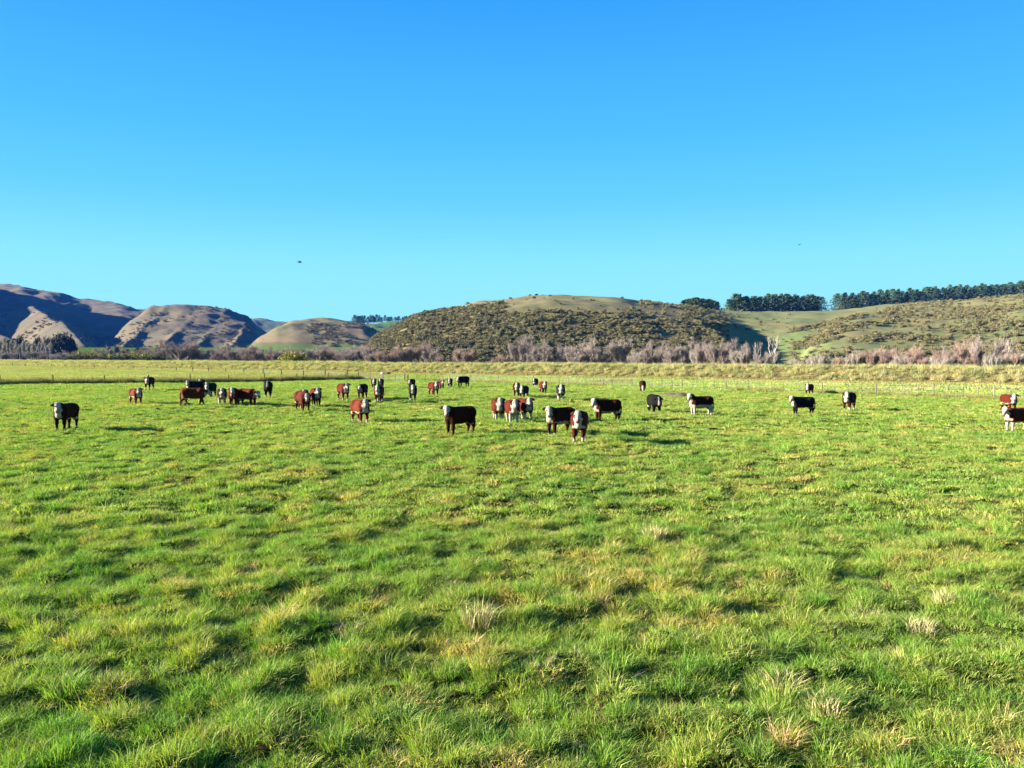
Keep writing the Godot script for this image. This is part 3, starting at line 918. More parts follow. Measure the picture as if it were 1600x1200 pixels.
func build_cattle() -> void:
	var RED := lin(0.058, 0.0105, 0.0045)
	var RUST := lin(0.078, 0.0155, 0.005)
	var DARK := lin(0.024, 0.0058, 0.0034)
	var BLACK := lin(0.005, 0.005, 0.006)
	var GREY := lin(0.011, 0.012, 0.014)
	# picture x and y of the feet, height in pixels, which way the body points (0 at the viewer, + to the viewer's right), head turn, lowering of the head, stride, coat, look, label
	var herd := [
		[102, 672, 45, -42, 32, 0.0, 0.0, DARK, {"bib": 0.8, "socks": 0.14}, "dark red steer with white face standing alone at the end of the herd"],
		[213, 633, 28, 30, -20, 0.0, 0.0, RUST, {"bib": 0.7, "belly": 1.3, "socks": 0.1}, "bright red heifer in front of the dark cow by the post fence"],
		[233, 611, 23, -28, 20, 0.1, 0.0, DARK, {"bib": 0.9, "socks": 0.3}, "dark cow with white chest against the dark post fence"],
		[305, 635, 33, 92, 0, 0.28, 0.9, RUST, {"bib": 0.2, "belly": 0.5, "socks": 0.1, "crest": 0.0}, "rusty red cow walking side on past the group"],
		[303, 618, 24, -60, 50, 0.15, 0.0, BLACK, {"bib": 0.5}, "black cow with white head half hidden behind the walking red cow"],
		[314, 615, 25, -5, 5, 0.0, 0.0, RED, {"bib": 0.8, "socks": 0.3}, "red cow with raised white face behind the walking red cow"],
		[328, 621, 25, -35, 25, 0.05, 0.0, BLACK, {"bib": 0.6, "socks": 0.2}, "black bodied cow with white face just behind the walking cow's head"],
		[347, 633, 30, 2, 0, 0.1, 0.0, DARK, {"bib": 1.3, "socks": 0.62}, "dark red cow with cream chest and cream front legs"],
		[365, 635, 30, -8, 0, 0.05, 0.0, RED, {"bib": 0.2, "socks": 0.14}, "red cow with long white blaze beside the cream chested cow"],
		[388, 635, 29, 50, 12, 0.35, 0.0, RED, {"bib": 0.3, "socks": 0.12}, "red backed cow turned side on with lowered white head"],
		[419, 624, 28, -4, 0, 0.05, 0.0, BLACK, {"plain": true, "bib": 0.2, "socks": 0.26}, "black cow with narrow white blaze standing apart near the fence"],
		[474, 642, 33, 34, -22, 0.22, 0.0, RED, {"bib": 0.2, "socks": 0.1, "crest": 0.0}, "front red cow of three with its head held low"],
		[474, 636, 31, 6, 0, 0.1, 0.0, RUST, {"bib": 0.5, "socks": 0.2}, "red cow almost hidden behind the low headed red cow"],
		[494, 635, 30, 14, -6, 0.0, 0.0, RED, {"bib": 0.7, "socks": 0.14}, "red cow standing at the shoulder of the low headed pair"],
		[537, 627, 28, 28, -12, 0.0, 0.0, RED, {"bib": 1.0, "socks": 0.2}, "red cow with white chest looking aside, alone before the gate"],
		[566, 625, 24, -22, 10, 0.42, 0.0, DARK, {"bib": 1.0, "socks": 0.1}, "dark red cow with lowered head behind the big red heifer"],
		[564, 662, 40, 36, -22, 0.0, 0.0, RUST, {"bib": 0.8, "belly": 1.2, "socks": 0.22, "crest": 0.9}, "large bright red heifer with white face and white underline"],
		[592, 630, 28, -12, 6, 0.0, 0.0, RED, {"bib": 0.9, "socks": 0.25}, "red cow with white face in front of the pair by the gate"],
		[584, 607, 17, 4, 0, 0.0, 0.0, DARK, {"bib": 1.0, "socks": 0.2}, "dark red cow right in front of the farm gate"],
		[595, 607, 17, -10, 0, 0.0, 0.0, BLACK, {"bib": 1.2, "socks": 0.4}, "black cow with white chest beside the red one at the gate"],
		[643, 606, 16, -25, 12, 0.3, 0.0, DARK, {"bib": 0.9, "socks": 0.15}, "dark red cow with lowered head at the strainer post"],
		[645, 627, 27, 2, 0, 0.0, 0.0, GREY, {"bib": 0.25, "socks": 0.30}, "slate black cow with bright white face in front of the strainer post"],
		[678, 620, 23, 36, -14, 0.0, 0.0, RED, {"bib": 1.1, "socks": 0.1}, "red cow with white brisket patch glancing aside"],
		[689, 607, 16, 28, -12, 0.0, 0.0, RED, {"bib": 0.4, "socks": 0.1}, "red cow standing behind the one with white brisket"],
		[703, 605, 16, -6, 0, 0.1, 0.0, DARK, {"bib": 1.1, "socks": 0.3}, "small dark red cow between the red pair and the black one"],
		[723, 605, 18, -52, 30, 0.2, 0.0, BLACK, {"bib": 0.1, "socks": 0.1}, "black cow turned away with only part of its white face showing"],
		[716, 682, 49, -58, 48, 0.0, 0.0, DARK, {"bib": 0.0, "belly": 0.0, "socks": 0.1, "crest": 0.0}, "big dark maroon steer with dark legs and plain chest"],
		[779, 657, 39, 10, -4, 0.0, 0.0, RED, {"bib": 0.8, "socks": 0.42}, "red cow with white legs at the edge of the trio"],
		[801, 664, 41, 14, -6, 0.0, 0.0, RED, {"bib": 1.2, "socks": 0.55}, "red cow with white bib and white legs in front of the trio"],
		[820, 661, 38, 38, -16, 0.0, 0.0, RED, {"bib": 0.9, "socks": 0.5, "crest": 0.9}, "red cow with white crest tucked behind the white bibbed one"],
		[807, 622, 23, 4, 0, 0.0, 0.0, DARK, {"bib": 0.6, "socks": 0.1}, "maroon cow with narrow white face behind the trio"],
		[818, 624, 23, -26, 16, 0.0, 0.0, BLACK, {"bib": 0.9, "socks": 0.3}, "black cow with white face overlapping the maroon one"],
		[836, 605, 16, -16, 8, 0.0, 0.0, GREY, {"bib": 1.2, "socks": 0.4}, "small black cow with white chest near the wire fence"],
		[849, 615, 20, 18, -8, 0.0, 0.0, RED, {"bib": 0.6, "socks": 0.1}, "red cow alone between the two slate black ones"],
		[876, 627, 27, 6, 0, 0.0, 0.0, GREY, {"bib": 1.2, "socks": 0.42}, "slate black cow with white chest and white legs standing alone"],
		[873, 684, 48, -52, 46, 0.0, 0.0, DARK, {"bib": 1.0, "belly": 1.2, "socks": 0.16}, "dark brown steer with white chest overlapping the foremost red one"],
		[905, 698, 52, -6, 8, 0.0, 0.0, RED, {"bib": 1.5, "belly": 0.6, "socks": 0.22}, "foremost red steer facing forward with broad white bib"],
		[946, 660, 39, -74, 62, 0.0, 0.0, DARK, {"bib": 1.1, "belly": 1.0, "socks": 0.1}, "dark red steer standing side on, head turned to look"],
		[1004, 613, 19, 4, 0, 0.92, 0.0, DARK, {"bib": 0.4, "socks": 0.1}, "maroon cow grazing head down near the wire fence"],
		[1023, 646, 33, 24, -10, 0.45, 0.0, BLACK, {"plain": true, "bib": 0.0, "socks": 0.05}, "all black cow with small white star and lowered head"],
		[1093, 651, 34, -72, 52, -0.15, 0.0, DARK, {"bib": 1.9, "belly": 1.9, "socks": 0.85, "crest": 0.9}, "white legged cow side on with head raised high"],
		[1264, 616, 19, -26, 16, 0.0, 0.0, DARK, {"bib": 0.8, "socks": 0.2}, "dark cow in front of the pale batten fence behind the black one"],
		[1252, 648, 31, -76, 54, 0.05, 0.0, BLACK, {"bib": 0.7, "belly": 0.2, "socks": 0.12, "crest": 0.0}, "black steer with white face standing full side on"],
		[1326, 641, 31, -22, 14, 0.0, 0.0, DARK, {"bib": 0.9, "socks": 0.2}, "brown cow with white face and chest standing by itself"],
		[1577, 641, 29, 42, -18, 0.0, 0.0, RED, {"bib": 1.0, "belly": 1.2, "socks": 0.2}, "red cow with white underline behind the white legged one"],
		[1588, 674, 40, -50, 40, 0.0, 0.0, RED, {"bib": 1.4, "belly": 0.5, "socks": 0.55}, "red backed cow with thick white legs at the open end of the paddock"],
	]
	var hide := paint(0.85, Color.BLACK, 0.2)
	var eye_mat := StandardMaterial3D.new()
	eye_mat.albedo_color = Color(0.05, 0.035, 0.03)
	eye_mat.roughness = 0.15
	var eye := SphereMesh.new()
	eye.radius = 0.026
	eye.height = 0.052
	eye.radial_segments = 10
	eye.rings = 6
	var nostril := SphereMesh.new()
	nostril.radius = 0.016
	nostril.height = 0.032
	nostril.radial_segments = 8
	nostril.rings = 4
	for k in herd.size():
		var a: Array = herd[k]
		# head turns and lowerings are shared between animals so that few bodies need be computed
		var turn := 0
		for t in [-20, 0, 22, 48]:
			if absf(t - a[4] * 0.8) < absf(turn - a[4] * 0.8): turn = t
		var low := 0.0
		for l in [-0.15, 0.0, 0.3, 0.92]:
			if absf(l - a[5]) < absf(low - a[5]): low = l
		if a[5] > 0.2 and a[5] < 0.6: low = 0.3
		var f := cow_form("%d/%.2f/%.1f" % [turn, low, a[6]], {"turn": turn, "low": low, "stride": a[6]})
		var spot := gnd(a[0], a[1])
		spot = on_ground(spot)
		var towards := atan2(EYE.x - spot.x, EYE.z - spot.z)     # yaw that looks at the eye
		var off: float = a[3] * (0.62 if absf(a[3]) < 48.0 else 0.86)
		var yaw := towards + deg_to_rad(off)
		var o := thing("cow", spot, yaw - PI / 2.0)
		var tall: float = a[2] * -spot.z / LENS
		var size := clampf(tall / 1.31, 0.92, 1.16)
		if low > 0.2: size = clampf(tall / 1.22, 0.92, 1.14)
		o.scale = Vector3.ONE * size
		o.position.y -= 0.03
		var look: Dictionary = a[8]
		look.coat = a[7]
		look.seed = k + 1
		var skin := put("body", cow_coat(f, look), hide, o)
		for s in [-1.0, 1.0]:
			var e := put("eye", eye, eye_mat, skin)
			e.position = f.marks[0 if s < 0.0 else 1]
			var q := put("nostril", nostril, eye_mat, skin)
			q.position = f.marks[2 if s < 0.0 else 3]
		tag(o, a[9], "cow", "cattle spread over the paddock")

# ---------------------------------------------------------------- trees
func bare_tree(stems: int, tall: float, wide: float, twigs: int, twig_long: float, twig_thick: float, bark: Color, tips: Array, upright := 0.35, forks := 3) -> Array:
	var limbs := Shape.new()
	var fine := Shape.new()
	var ends := []
	var work := []
	for k in stems:
		var p := TAU * (k + rng.randf() * 0.7) / stems
		var d := Vector3(cos(p) * wide / tall, 1.0, sin(p) * wide / tall).normalized()
		if stems == 1: d = Vector3(rng.randf_range(-0.1, 0.1), 1, rng.randf_range(-0.1, 0.1)).normalized()
		work.append([Vector3(cos(p), 0, sin(p)) * 0.15 * stems * 0.3 + Vector3(0, -0.2, 0), d, tall * rng.randf_range(0.24, 0.36), tall * (0.017 if stems == 1 else 0.011), 0])
	while work.size():
		var w: Array = work.pop_back()
		var a: Vector3 = w[0]
		var d: Vector3 = w[1]
		var long: float = w[2]
		var b := a + d * long
		limbs.tube(a, b, w[3], w[3] * 0.6, 4 if w[4] > 1 else 6, jit(bark, 0.15))
		if w[4] >= 1:
			ends.append([a, b, d])
		if w[4] < 3:
			for n in (forks if w[4] > 0 else forks + 1):
				var out := Vector3(b.x / maxf(wide, 0.1), 0.1, b.z / maxf(wide, 0.1)) * 0.5
				var nd := (d * 0.75 + Vector3(rng.randf_range(-1, 1), rng.randf_range(-0.2, 0.8), rng.randf_range(-1, 1)) * 0.55 + out * 0.6 + Vector3(0, upright, 0)).normalized()
				work.append([a.lerp(b, rng.randf_range(0.55, 1.0)), nd, long * rng.randf_range(0.55, 0.8), w[3] * 0.52, w[4] + 1])
	for k in twigs:
		var e: Array = ends[rng.randi() % ends.size()]
		var root: Vector3 = e[0].lerp(e[1], rng.randf_range(0.2, 1.05))
		var d: Vector3 = (e[2] * 0.7 + Vector3(rng.randf_range(-1, 1), rng.randf_range(-0.35, 0.9), rng.randf_range(-1, 1)) * 0.85 + Vector3(0, upright, 0)).normalized()
		var l := twig_long * rng.randf_range(0.5, 1.25)
		var s := d.cross(Vector3(rng.randf_range(-1, 1), rng.randf_range(-1, 1), rng.randf_range(-1, 1))).normalized() * twig_thick * 0.5
		fine.tri(root - s, root + s, root + d * l, jit(tips[rng.randi() % tips.size()], 0.2))
	return [limbs.mesh(), fine.mesh()]

func leafy(lobes: int, wide: float, tall: float, leaves: int, size: float, tones: Array, sunk := 0.35) -> ArrayMesh:
	var s := Shape.new()
	var balls := []
	for k in lobes:
		var p := TAU * rng.randf()
		var r := wide * 0.62 * sqrt(rng.randf())
		var y := tall * lerpf(0.25, 0.72, rng.randf()) * (1.0 - 0.35 * r / wide)
		balls.append([Vector3(cos(p) * r, y, sin(p) * r), Vector3(wide, tall, wide) * rng.randf_range(0.24, 0.42), jit(tones[rng.randi() % tones.size()], 0.15)])
	for k in leaves:
		var b: Array = balls[k % lobes]
		var n := Vector3(rng.randfn(), rng.randfn(), rng.randfn()).normalized()
		var q: Vector3 = b[0] + n * b[1] * rng.randf_range(1.0 - sunk, 1.04)
		if q.y < 0.02: q.y = 0.02 + rng.randf() * 0.2
		var u := n.cross(Vector3(rng.randf_range(-1, 1), rng.randf_range(-1, 1), rng.randf_range(-1, 1))).normalized()
		var w := (n * rng.randf_range(0.2, 1.0) + u.cross(n) * rng.randf_range(-1, 1)).normalized()
		var z := size * rng.randf_range(0.6, 1.4)
		s.tri(q - u * z * 0.5, q + u * z * 0.5, q + w * z, jit(b[2], 0.22))
	return s.mesh()

func behind_bank(px: float, back: float) -> Vector3:
	var u := (px - 800.0) / LENS
	var d := (154.0 + (9.5 + back) * 1.293) / (1.0 + 0.82 * u)
	return Vector3(u * d, 0, -d)

func where_along(px: float) -> String:      # what stands behind that stretch of the river
	if px < 260.0: return ", below the tall shaded hills"
	if px < 590.0: return ", before the small tan hill"
	if px < 800.0: return ", at the steep end of the scrubby hill"
	if px < 1000.0: return ", below the bare top of the scrubby hill"
	if px < 1240.0: return ", beside the shaded gully"
	return ", below the long pine shelterbelt"

func build_trees() -> void:
	var wood := paint(0.95)
	var twig := paint(0.9, Color(0.15, 0.12, 0.1))
	var leaf := paint(0.8, Color(0.35, 0.4, 0.2))
	var kinds := {}
	var mauve := [lin(0.235, 0.185, 0.175), lin(0.27, 0.22, 0.20), lin(0.20, 0.155, 0.152), lin(0.285, 0.245, 0.215)]
	var rosy := [lin(0.25, 0.16, 0.125), lin(0.27, 0.19, 0.155), lin(0.215, 0.145, 0.125), lin(0.25, 0.195, 0.17)]
	var ashen := [lin(0.28, 0.245, 0.21), lin(0.33, 0.295, 0.255), lin(0.24, 0.20, 0.18)]
	var amber := [lin(0.44, 0.39, 0.25), lin(0.40, 0.34, 0.28), lin(0.37, 0.30, 0.27)]
	kinds["mauve"] = [bare_tree(5, 8.0, 3.6, 6500, 1.05, 0.030, lin(0.20, 0.16, 0.14), mauve), bare_tree(4, 8.0, 4.2, 6500, 1.1, 0.030, lin(0.15, 0.12, 0.11), mauve), bare_tree(6, 8.0, 3.2, 6500, 1.0, 0.030, lin(0.25, 0.21, 0.18), mauve, 0.5)]
	kinds["rosy"] = [bare_tree(9, 6.0, 3.0, 6500, 0.95, 0.030, lin(0.30, 0.24, 0.20), rosy, 0.5), bare_tree(8, 6.0, 3.6, 6500, 0.9, 0.030, lin(0.24, 0.19, 0.16), rosy, 0.4)]
	kinds["ashen"] = [bare_tree(7, 6.0, 2.6, 3600, 1.0, 0.028, lin(0.33, 0.30, 0.26), ashen, 0.55)]
	kinds["forked"] = [bare_tree(3, 8.5, 5.0, 4600, 1.1, 0.030, lin(0.045, 0.036, 0.034), mauve, 0.3)]
	kinds["poplar"] = [bare_tree(1, 12.0, 0.7, 3600, 1.5, 0.08, lin(0.40, 0.35, 0.29), amber, 1.6), bare_tree(1, 12.0, 0.6, 3600, 1.6, 0.08, lin(0.36, 0.31, 0.26), amber + ashen, 1.7)]
	kinds["dead"] = [bare_tree(1, 8.0, 3.4, 150, 0.8, 0.03, lin(0.40, 0.36, 0.32), ashen, 0.35, 2)]
	var labels := {
		"mauve": ["bare_willow", "bare mauve twigged willow behind the stopbank", "tree", "bare willows along the river"],
		"rosy": ["bare_osier", "rosy brown bare osier bush behind the stopbank", "bush", "reddish bare bushes along the river"],
		"ashen": ["pale_bare_bush", "ash grey bare bush with pale stems", "bush", "pale bare bushes along the river"],
		"forked": ["forked_willow", "bare willow with dark forked limbs", "tree", "willows with dark forked limbs"],
		"poplar": ["bare_poplar", "slim bare poplar in a dense row", "tree", "row of bare poplars"],
		"dead": ["dead_tree", "dead tree with bleached limbs", "tree", "dead trees along the river"],
	}
	# picture x, y of the top, width in pixels, metres behind the bank, kind
	var list := []
	for k in 27: list.append([1 + k * 3.05, 530 + (k * 37 % 11), 5.5, 40 + (k * 13 % 17), "poplar"])
	for a in [[5, 549, 34], [30, 547, 36], [55, 549, 34], [74, 551, 30]]: list.append([a[0], a[1], a[2], 14, "mauve"])
	list.append_array([
		[90, 551, 34, 16, "ashen"], [112, 549, 30, 30, "mauve"], [140, 546, 44, 34, "rosy"], [166, 541, 30, 38, "mauve"], [192, 549, 40, 40, "ashen"],
		[215, 545, 50, 34, "rosy"], [240, 546, 40, 30, "mauve"], [280, 534, 78, 16, "mauve"], [318, 548, 30, 30, "mauve"], [341, 546, 34, 12, "mauve"], [364, 546, 26, 14, "mauve"], [394, 542, 44, 12, "mauve"],
		[428, 551, 30, 12, "rosy"], [484, 549, 36, 30, "mauve"], [508, 541, 34, 34, "mauve"], [536, 548, 36, 26, "mauve"], [558, 545, 40, 30, "mauve"],
		[580, 546, 40, 18, "mauve"], [604, 549, 44, 14, "rosy"], [632, 542, 46, 20, "rosy"], [656, 537, 46, 26, "rosy"], [676, 541, 38, 16, "mauve"], [692, 556, 26, 12, "rosy"], [726, 546, 46, 13, "rosy"],
		[768, 560, 24, 12, "rosy"], [788, 555, 26, 13, "rosy"],
		[812, 528, 44, 22, "mauve"], [846, 533, 46, 14, "mauve"], [880, 541, 34, 18, "mauve"], [902, 538, 36, 16, "mauve"], [936, 531, 62, 15, "forked"], [968, 534, 40, 19, "mauve"], [992, 548, 30, 16, "ashen"],
		[1020, 534, 44, 17, "mauve"], [1050, 540, 34, 15, "mauve"], [1064, 546, 26, 20, "mauve"], [1090, 531, 56, 17, "mauve"], [1124, 535, 54, 15, "mauve"], [1160, 540, 32, 14, "mauve"],
		[1183, 533, 18, 16, "dead"], [1190, 553, 26, 13, "mauve"], [1208, 522, 26, 15, "dead"], [1206, 548, 20, 14, "ashen"],
		[1245, 561, 26, 14, "ashen"], [1276, 554, 30, 13, "ashen"], [1300, 558, 26, 15, "ashen"], [1324, 556, 40, 14, "rosy"], [1352, 549, 44, 14, "rosy"], [1372, 546, 30, 18, "ashen"], [1386, 545, 50, 16, "rosy"], [1420, 543, 52, 15, "rosy"],
		[1478, 550, 44, 12, "rosy"], [1488, 545, 30, 20, "mauve"], [1514, 533, 56, 16, "rosy"], [1534, 529, 52, 14, "forked"], [1566, 527, 26, 20, "dead"], [1562, 546, 36, 18, "rosy"], [1576, 552, 50, 12, "ashen"], [1602, 548, 46, 15, "rosy"], [1640, 545, 50, 15, "mauve"], [-24, 545, 40, 20, "mauve"],
	])
	for k in 24: list.append([258 + k * 14.2 + rng.randf_range(-5, 5), rng.randf_range(540, 549), rng.randf_range(28, 44), rng.randf_range(16, 44), ["mauve", "mauve", "rosy", "mauve"][k % 4]])
	for k in 16: list.append([812 + k * 23.0 + rng.randf_range(-6, 6), rng.randf_range(543, 552), rng.randf_range(24, 38), rng.randf_range(12, 24), "mauve" if k % 3 else "ashen"])
	for k in 8: list.append([1330 + k * 36.0 + rng.randf_range(-6, 6), rng.randf_range(550, 557), rng.randf_range(26, 40), rng.randf_range(8, 14), "rosy" if k % 2 else "ashen"])
	var protos := {}
	var scale_of := {"mauve": 8.0, "rosy": 6.0, "ashen": 6.0, "forked": 8.5, "poplar": 12.0, "dead": 8.0}
	for kind in kinds:
		protos[kind] = []
		for pair in kinds[kind]:
			var box: AABB = pair[1].get_aabb().merge(pair[0].get_aabb())
			protos[kind].append([pair, box])
	for n in list.size():
		var a: Array = list[n]
		var pick: Array = protos[a[4]][n % protos[a[4]].size()]
		var box: AABB = pick[1]
		var spot := behind_bank(a[0], a[3])
		spot.y = height(spot.x, spot.z)
		var tall := (at(a[0], a[1], -spot.z).y - spot.y) * (1.04 if a[4] in ["poplar", "dead"] else 1.2)
		var wide: float = a[2] * -spot.z / LENS * 1.1
		var name_: Array = labels[a[4]]
		var o := thing(name_[0], spot, TAU * rng.randf())
		put("trunk", pick[0][0], wood, o)
		put("crown", pick[0][1], twig, o)
		var sy := maxf(tall, 1.5) / box.end.y
		var sx := wide / (box.size.x + box.size.z) * 2.0
		o.scale = Vector3(clampf(sx, sy * 0.55, sy * 1.7), sy, clampf(sx, sy * 0.55, sy * 1.7))
		var part := where_along(a[0])
		tag(o, name_[1] + part, name_[2], name_[3] + part)

	# evergreens and leafy bushes by the river
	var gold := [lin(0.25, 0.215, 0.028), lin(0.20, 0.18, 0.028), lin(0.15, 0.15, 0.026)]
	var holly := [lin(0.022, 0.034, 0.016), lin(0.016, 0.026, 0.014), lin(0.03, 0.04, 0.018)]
	var olive := [lin(0.065, 0.066, 0.03), lin(0.09, 0.085, 0.038), lin(0.05, 0.056, 0.028)]
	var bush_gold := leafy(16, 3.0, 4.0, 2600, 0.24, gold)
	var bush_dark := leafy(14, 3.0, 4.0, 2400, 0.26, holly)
	var bush_olive := leafy(14, 3.0, 4.0, 2200, 0.26, olive)
	var bush_white := leafy(12, 3.0, 4.0, 1800, 0.22, [lin(0.62, 0.60, 0.48), lin(0.5, 0.5, 0.36), lin(0.2, 0.22, 0.1)])
	var more := [
		[456, 546, 52, 4, bush_gold, "golden_willow", "rounded golden green willow bush beside the bare willows", ""],
		[490, 560, 30, 8, bush_gold, "low_golden_bush", "low golden green bush at the foot of the rounded golden willow", ""],
		[728, 556, 26, 16, bush_dark, "dark_evergreen_bush", "dark evergreen bush between rosy osiers", "dark bushes between osiers"],
		[690, 549, 22, 30, bush_dark, "dark_evergreen_bush", "dark evergreen bush between rosy osiers", "dark bushes between osiers"],
		[765, 553, 34, 22, bush_dark, "dark_evergreen_bush", "dark evergreen bush between rosy osiers", "dark bushes between osiers"],
		[806, 558, 14, 12, bush_dark, "dark_evergreen_bush", "dark evergreen bush between rosy osiers", "dark bushes between osiers"],
		[1458, 552, 26, 14, bush_white, "white_flowering_shrub", "white flowering shrub among rosy osiers", ""],
		[1298, 562, 16, 16, bush_olive, "olive_shrub", "small olive shrub beside the pale bare bushes", ""],
		[1227, 564, 10, 13, bush_dark, "low_dark_shrub", "tiny dark shrub near the dead trees", ""],
	]
	for k in 9: more.append([112 + k * 17, 554 - (k % 3), 30, 10, bush_dark, "shaded_hedge_bush", "dark green bush coloured as the shaded front of the low hedge", "bushes coloured as the shaded hedge front"])  # the hedge's shaded front, put into dark leaf colour as a separate row
	for k in 7: more.append([124 + k * 20, 548 + (k * 5 % 4), 38, 17, bush_gold, "lit_hedge_bush", "yellow green bush standing for the lit top of the low hedge", "golden bushes of the lit hedge top"])  # lit top of the same hedge, given as a yellow row behind
	for k in 9: more.append([372 + k * 11, 546 + (k * 7 % 6), 26, 38 + k % 3 * 6, bush_olive, "olive_shrub", "dull olive gorse bush behind the mauve willows", "olive gorse on the flat"])
	for k in 8: more.append([495 + k * 11, 561 + (k % 2), 22, 5, bush_gold, "low_amber_bush", "low amber bush along the crest of the stopbank", "low amber bushes"])
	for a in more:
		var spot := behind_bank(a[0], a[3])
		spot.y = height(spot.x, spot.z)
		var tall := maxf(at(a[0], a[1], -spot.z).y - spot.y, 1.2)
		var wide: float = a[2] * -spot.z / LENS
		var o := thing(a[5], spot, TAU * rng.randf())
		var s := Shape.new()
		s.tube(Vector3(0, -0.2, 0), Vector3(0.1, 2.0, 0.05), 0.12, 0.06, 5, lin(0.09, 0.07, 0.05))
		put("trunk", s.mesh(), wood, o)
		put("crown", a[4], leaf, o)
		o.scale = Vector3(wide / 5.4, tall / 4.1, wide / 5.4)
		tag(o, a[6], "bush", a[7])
	# dark trees at the foot of the far hills
	var macro := leafy(26, 6.0, 9.0, 5000, 0.5, [lin(0.018, 0.032, 0.02), lin(0.028, 0.042, 0.024), lin(0.014, 0.024, 0.018)])
	var tops := [[96, 517, 44, "broad domed dark macrocarpa at the foot of the shaded hill"], [78, 524, 22, "smaller dark macrocarpa leaning against the broad domed one"], [34, 521, 16, "narrow dark conifer behind the poplars"], [60, 523, 14, "slim dark conifer between the poplars and the macrocarpas"], [16, 527, 20, "low dark tree behind the end of the poplar row"], [112, 527, 18, "round dark tree on the open side of the broad macrocarpa"]]
	for a in tops:
		var d := 520.0
		var x: float = (a[0] - 800.0) / LENS * d
		var spot := Vector3(x, height(x, -d), -d)
		var o := thing("dark_conifer", spot, TAU * rng.randf())
		var s := Shape.new()
		s.tube(Vector3(0, -0.5, 0), Vector3(0.1, 5.0, 0), 0.5, 0.25, 7, lin(0.06, 0.045, 0.035))
		put("trunk", s.mesh(), wood, o)
		put("crown", macro, leaf, o)
		o.scale = Vector3(a[2] * d / LENS / 10.6, (at(a[0], a[1], d).y - spot.y) / 9.0, a[2] * d / LENS / 10.6)
		tag(o, a[3], "tree", "dark trees below the shaded hill")
	for k in 16:
		var px := 168.0 + k * 6.5 + rng.randf_range(-3, 3)
		var d := rng.randf_range(640.0, 720.0)
		var x := (px - 800.0) / LENS * d
		var spot := Vector3(x, height(x, -d), -d)
		var o := thing("distant_tree", spot, TAU * rng.randf())
		put("crown", macro, leaf, o)
		o.scale = Vector3(0.45, rng.randf_range(0.35, 0.8), 0.45)
		tag(o, "small dark tree far off below the shaded valley", "tree", "distant trees below the valley")

func pine(tall: float, wide: float, bare: float, dense: int) -> Array:
	var trunk := Shape.new()
	trunk.tube(Vector3(0, -1.0, 0), Vector3(0, tall * 0.5, 0), tall * 0.018, tall * 0.012, 6, lin(0.10, 0.075, 0.055))
	trunk.tube(Vector3(0, tall * 0.5, 0), Vector3(0, tall * 0.97, 0), tall * 0.012, 0.04, 6, lin(0.10, 0.075, 0.055))
	var s := Shape.new()
	var tones := [lin(0.034, 0.064, 0.030), lin(0.046, 0.080, 0.034), lin(0.027, 0.050, 0.027), lin(0.060, 0.088, 0.037)]
	var levels := 15
	for l in levels:
		var f := lerpf(bare, 0.99, l / (levels - 1.0))
		var r := wide * (0.55 + 0.45 * sin(f * 3.2)) * pow(1.0 - f, 0.33) * 1.15
		r = maxf(r, 0.35)
		var arms := 6
		for k in arms:
			var p := TAU * (k + rng.randf()) / arms
			var long := r * rng.randf_range(0.65, 1.2)
			var tip := Vector3(cos(p) * long, tall * f + long * rng.randf_range(0.0, 0.35), sin(p) * long)
			var root := Vector3(0, tall * f - long * 0.1, 0)
			trunk.tube(root, tip, 0.06, 0.02, 3, lin(0.09, 0.07, 0.05))
			var tone: Color = tones[rng.randi() % tones.size()]
			for q in dense:
				var c := root.lerp(tip, rng.randf_range(0.35, 1.05)) + Vector3(rng.randf_range(-1, 1), rng.randf_range(-0.5, 0.8), rng.randf_range(-1, 1)) * 0.55
				var a := Vector3(rng.randf_range(-1, 1), rng.randf_range(-0.4, 1.2), rng.randf_range(-1, 1)).normalized() * rng.randf_range(0.5, 0.95)
				var b := a.cross(Vector3(rng.randf_range(-1, 1), rng.randf_range(-1, 1), rng.randf_range(-1, 1))).normalized() * rng.randf_range(0.16, 0.32)
				s.tri(c - b, c + b, c + a, jit(tone, 0.2))
	return [trunk.mesh(), s.mesh()]

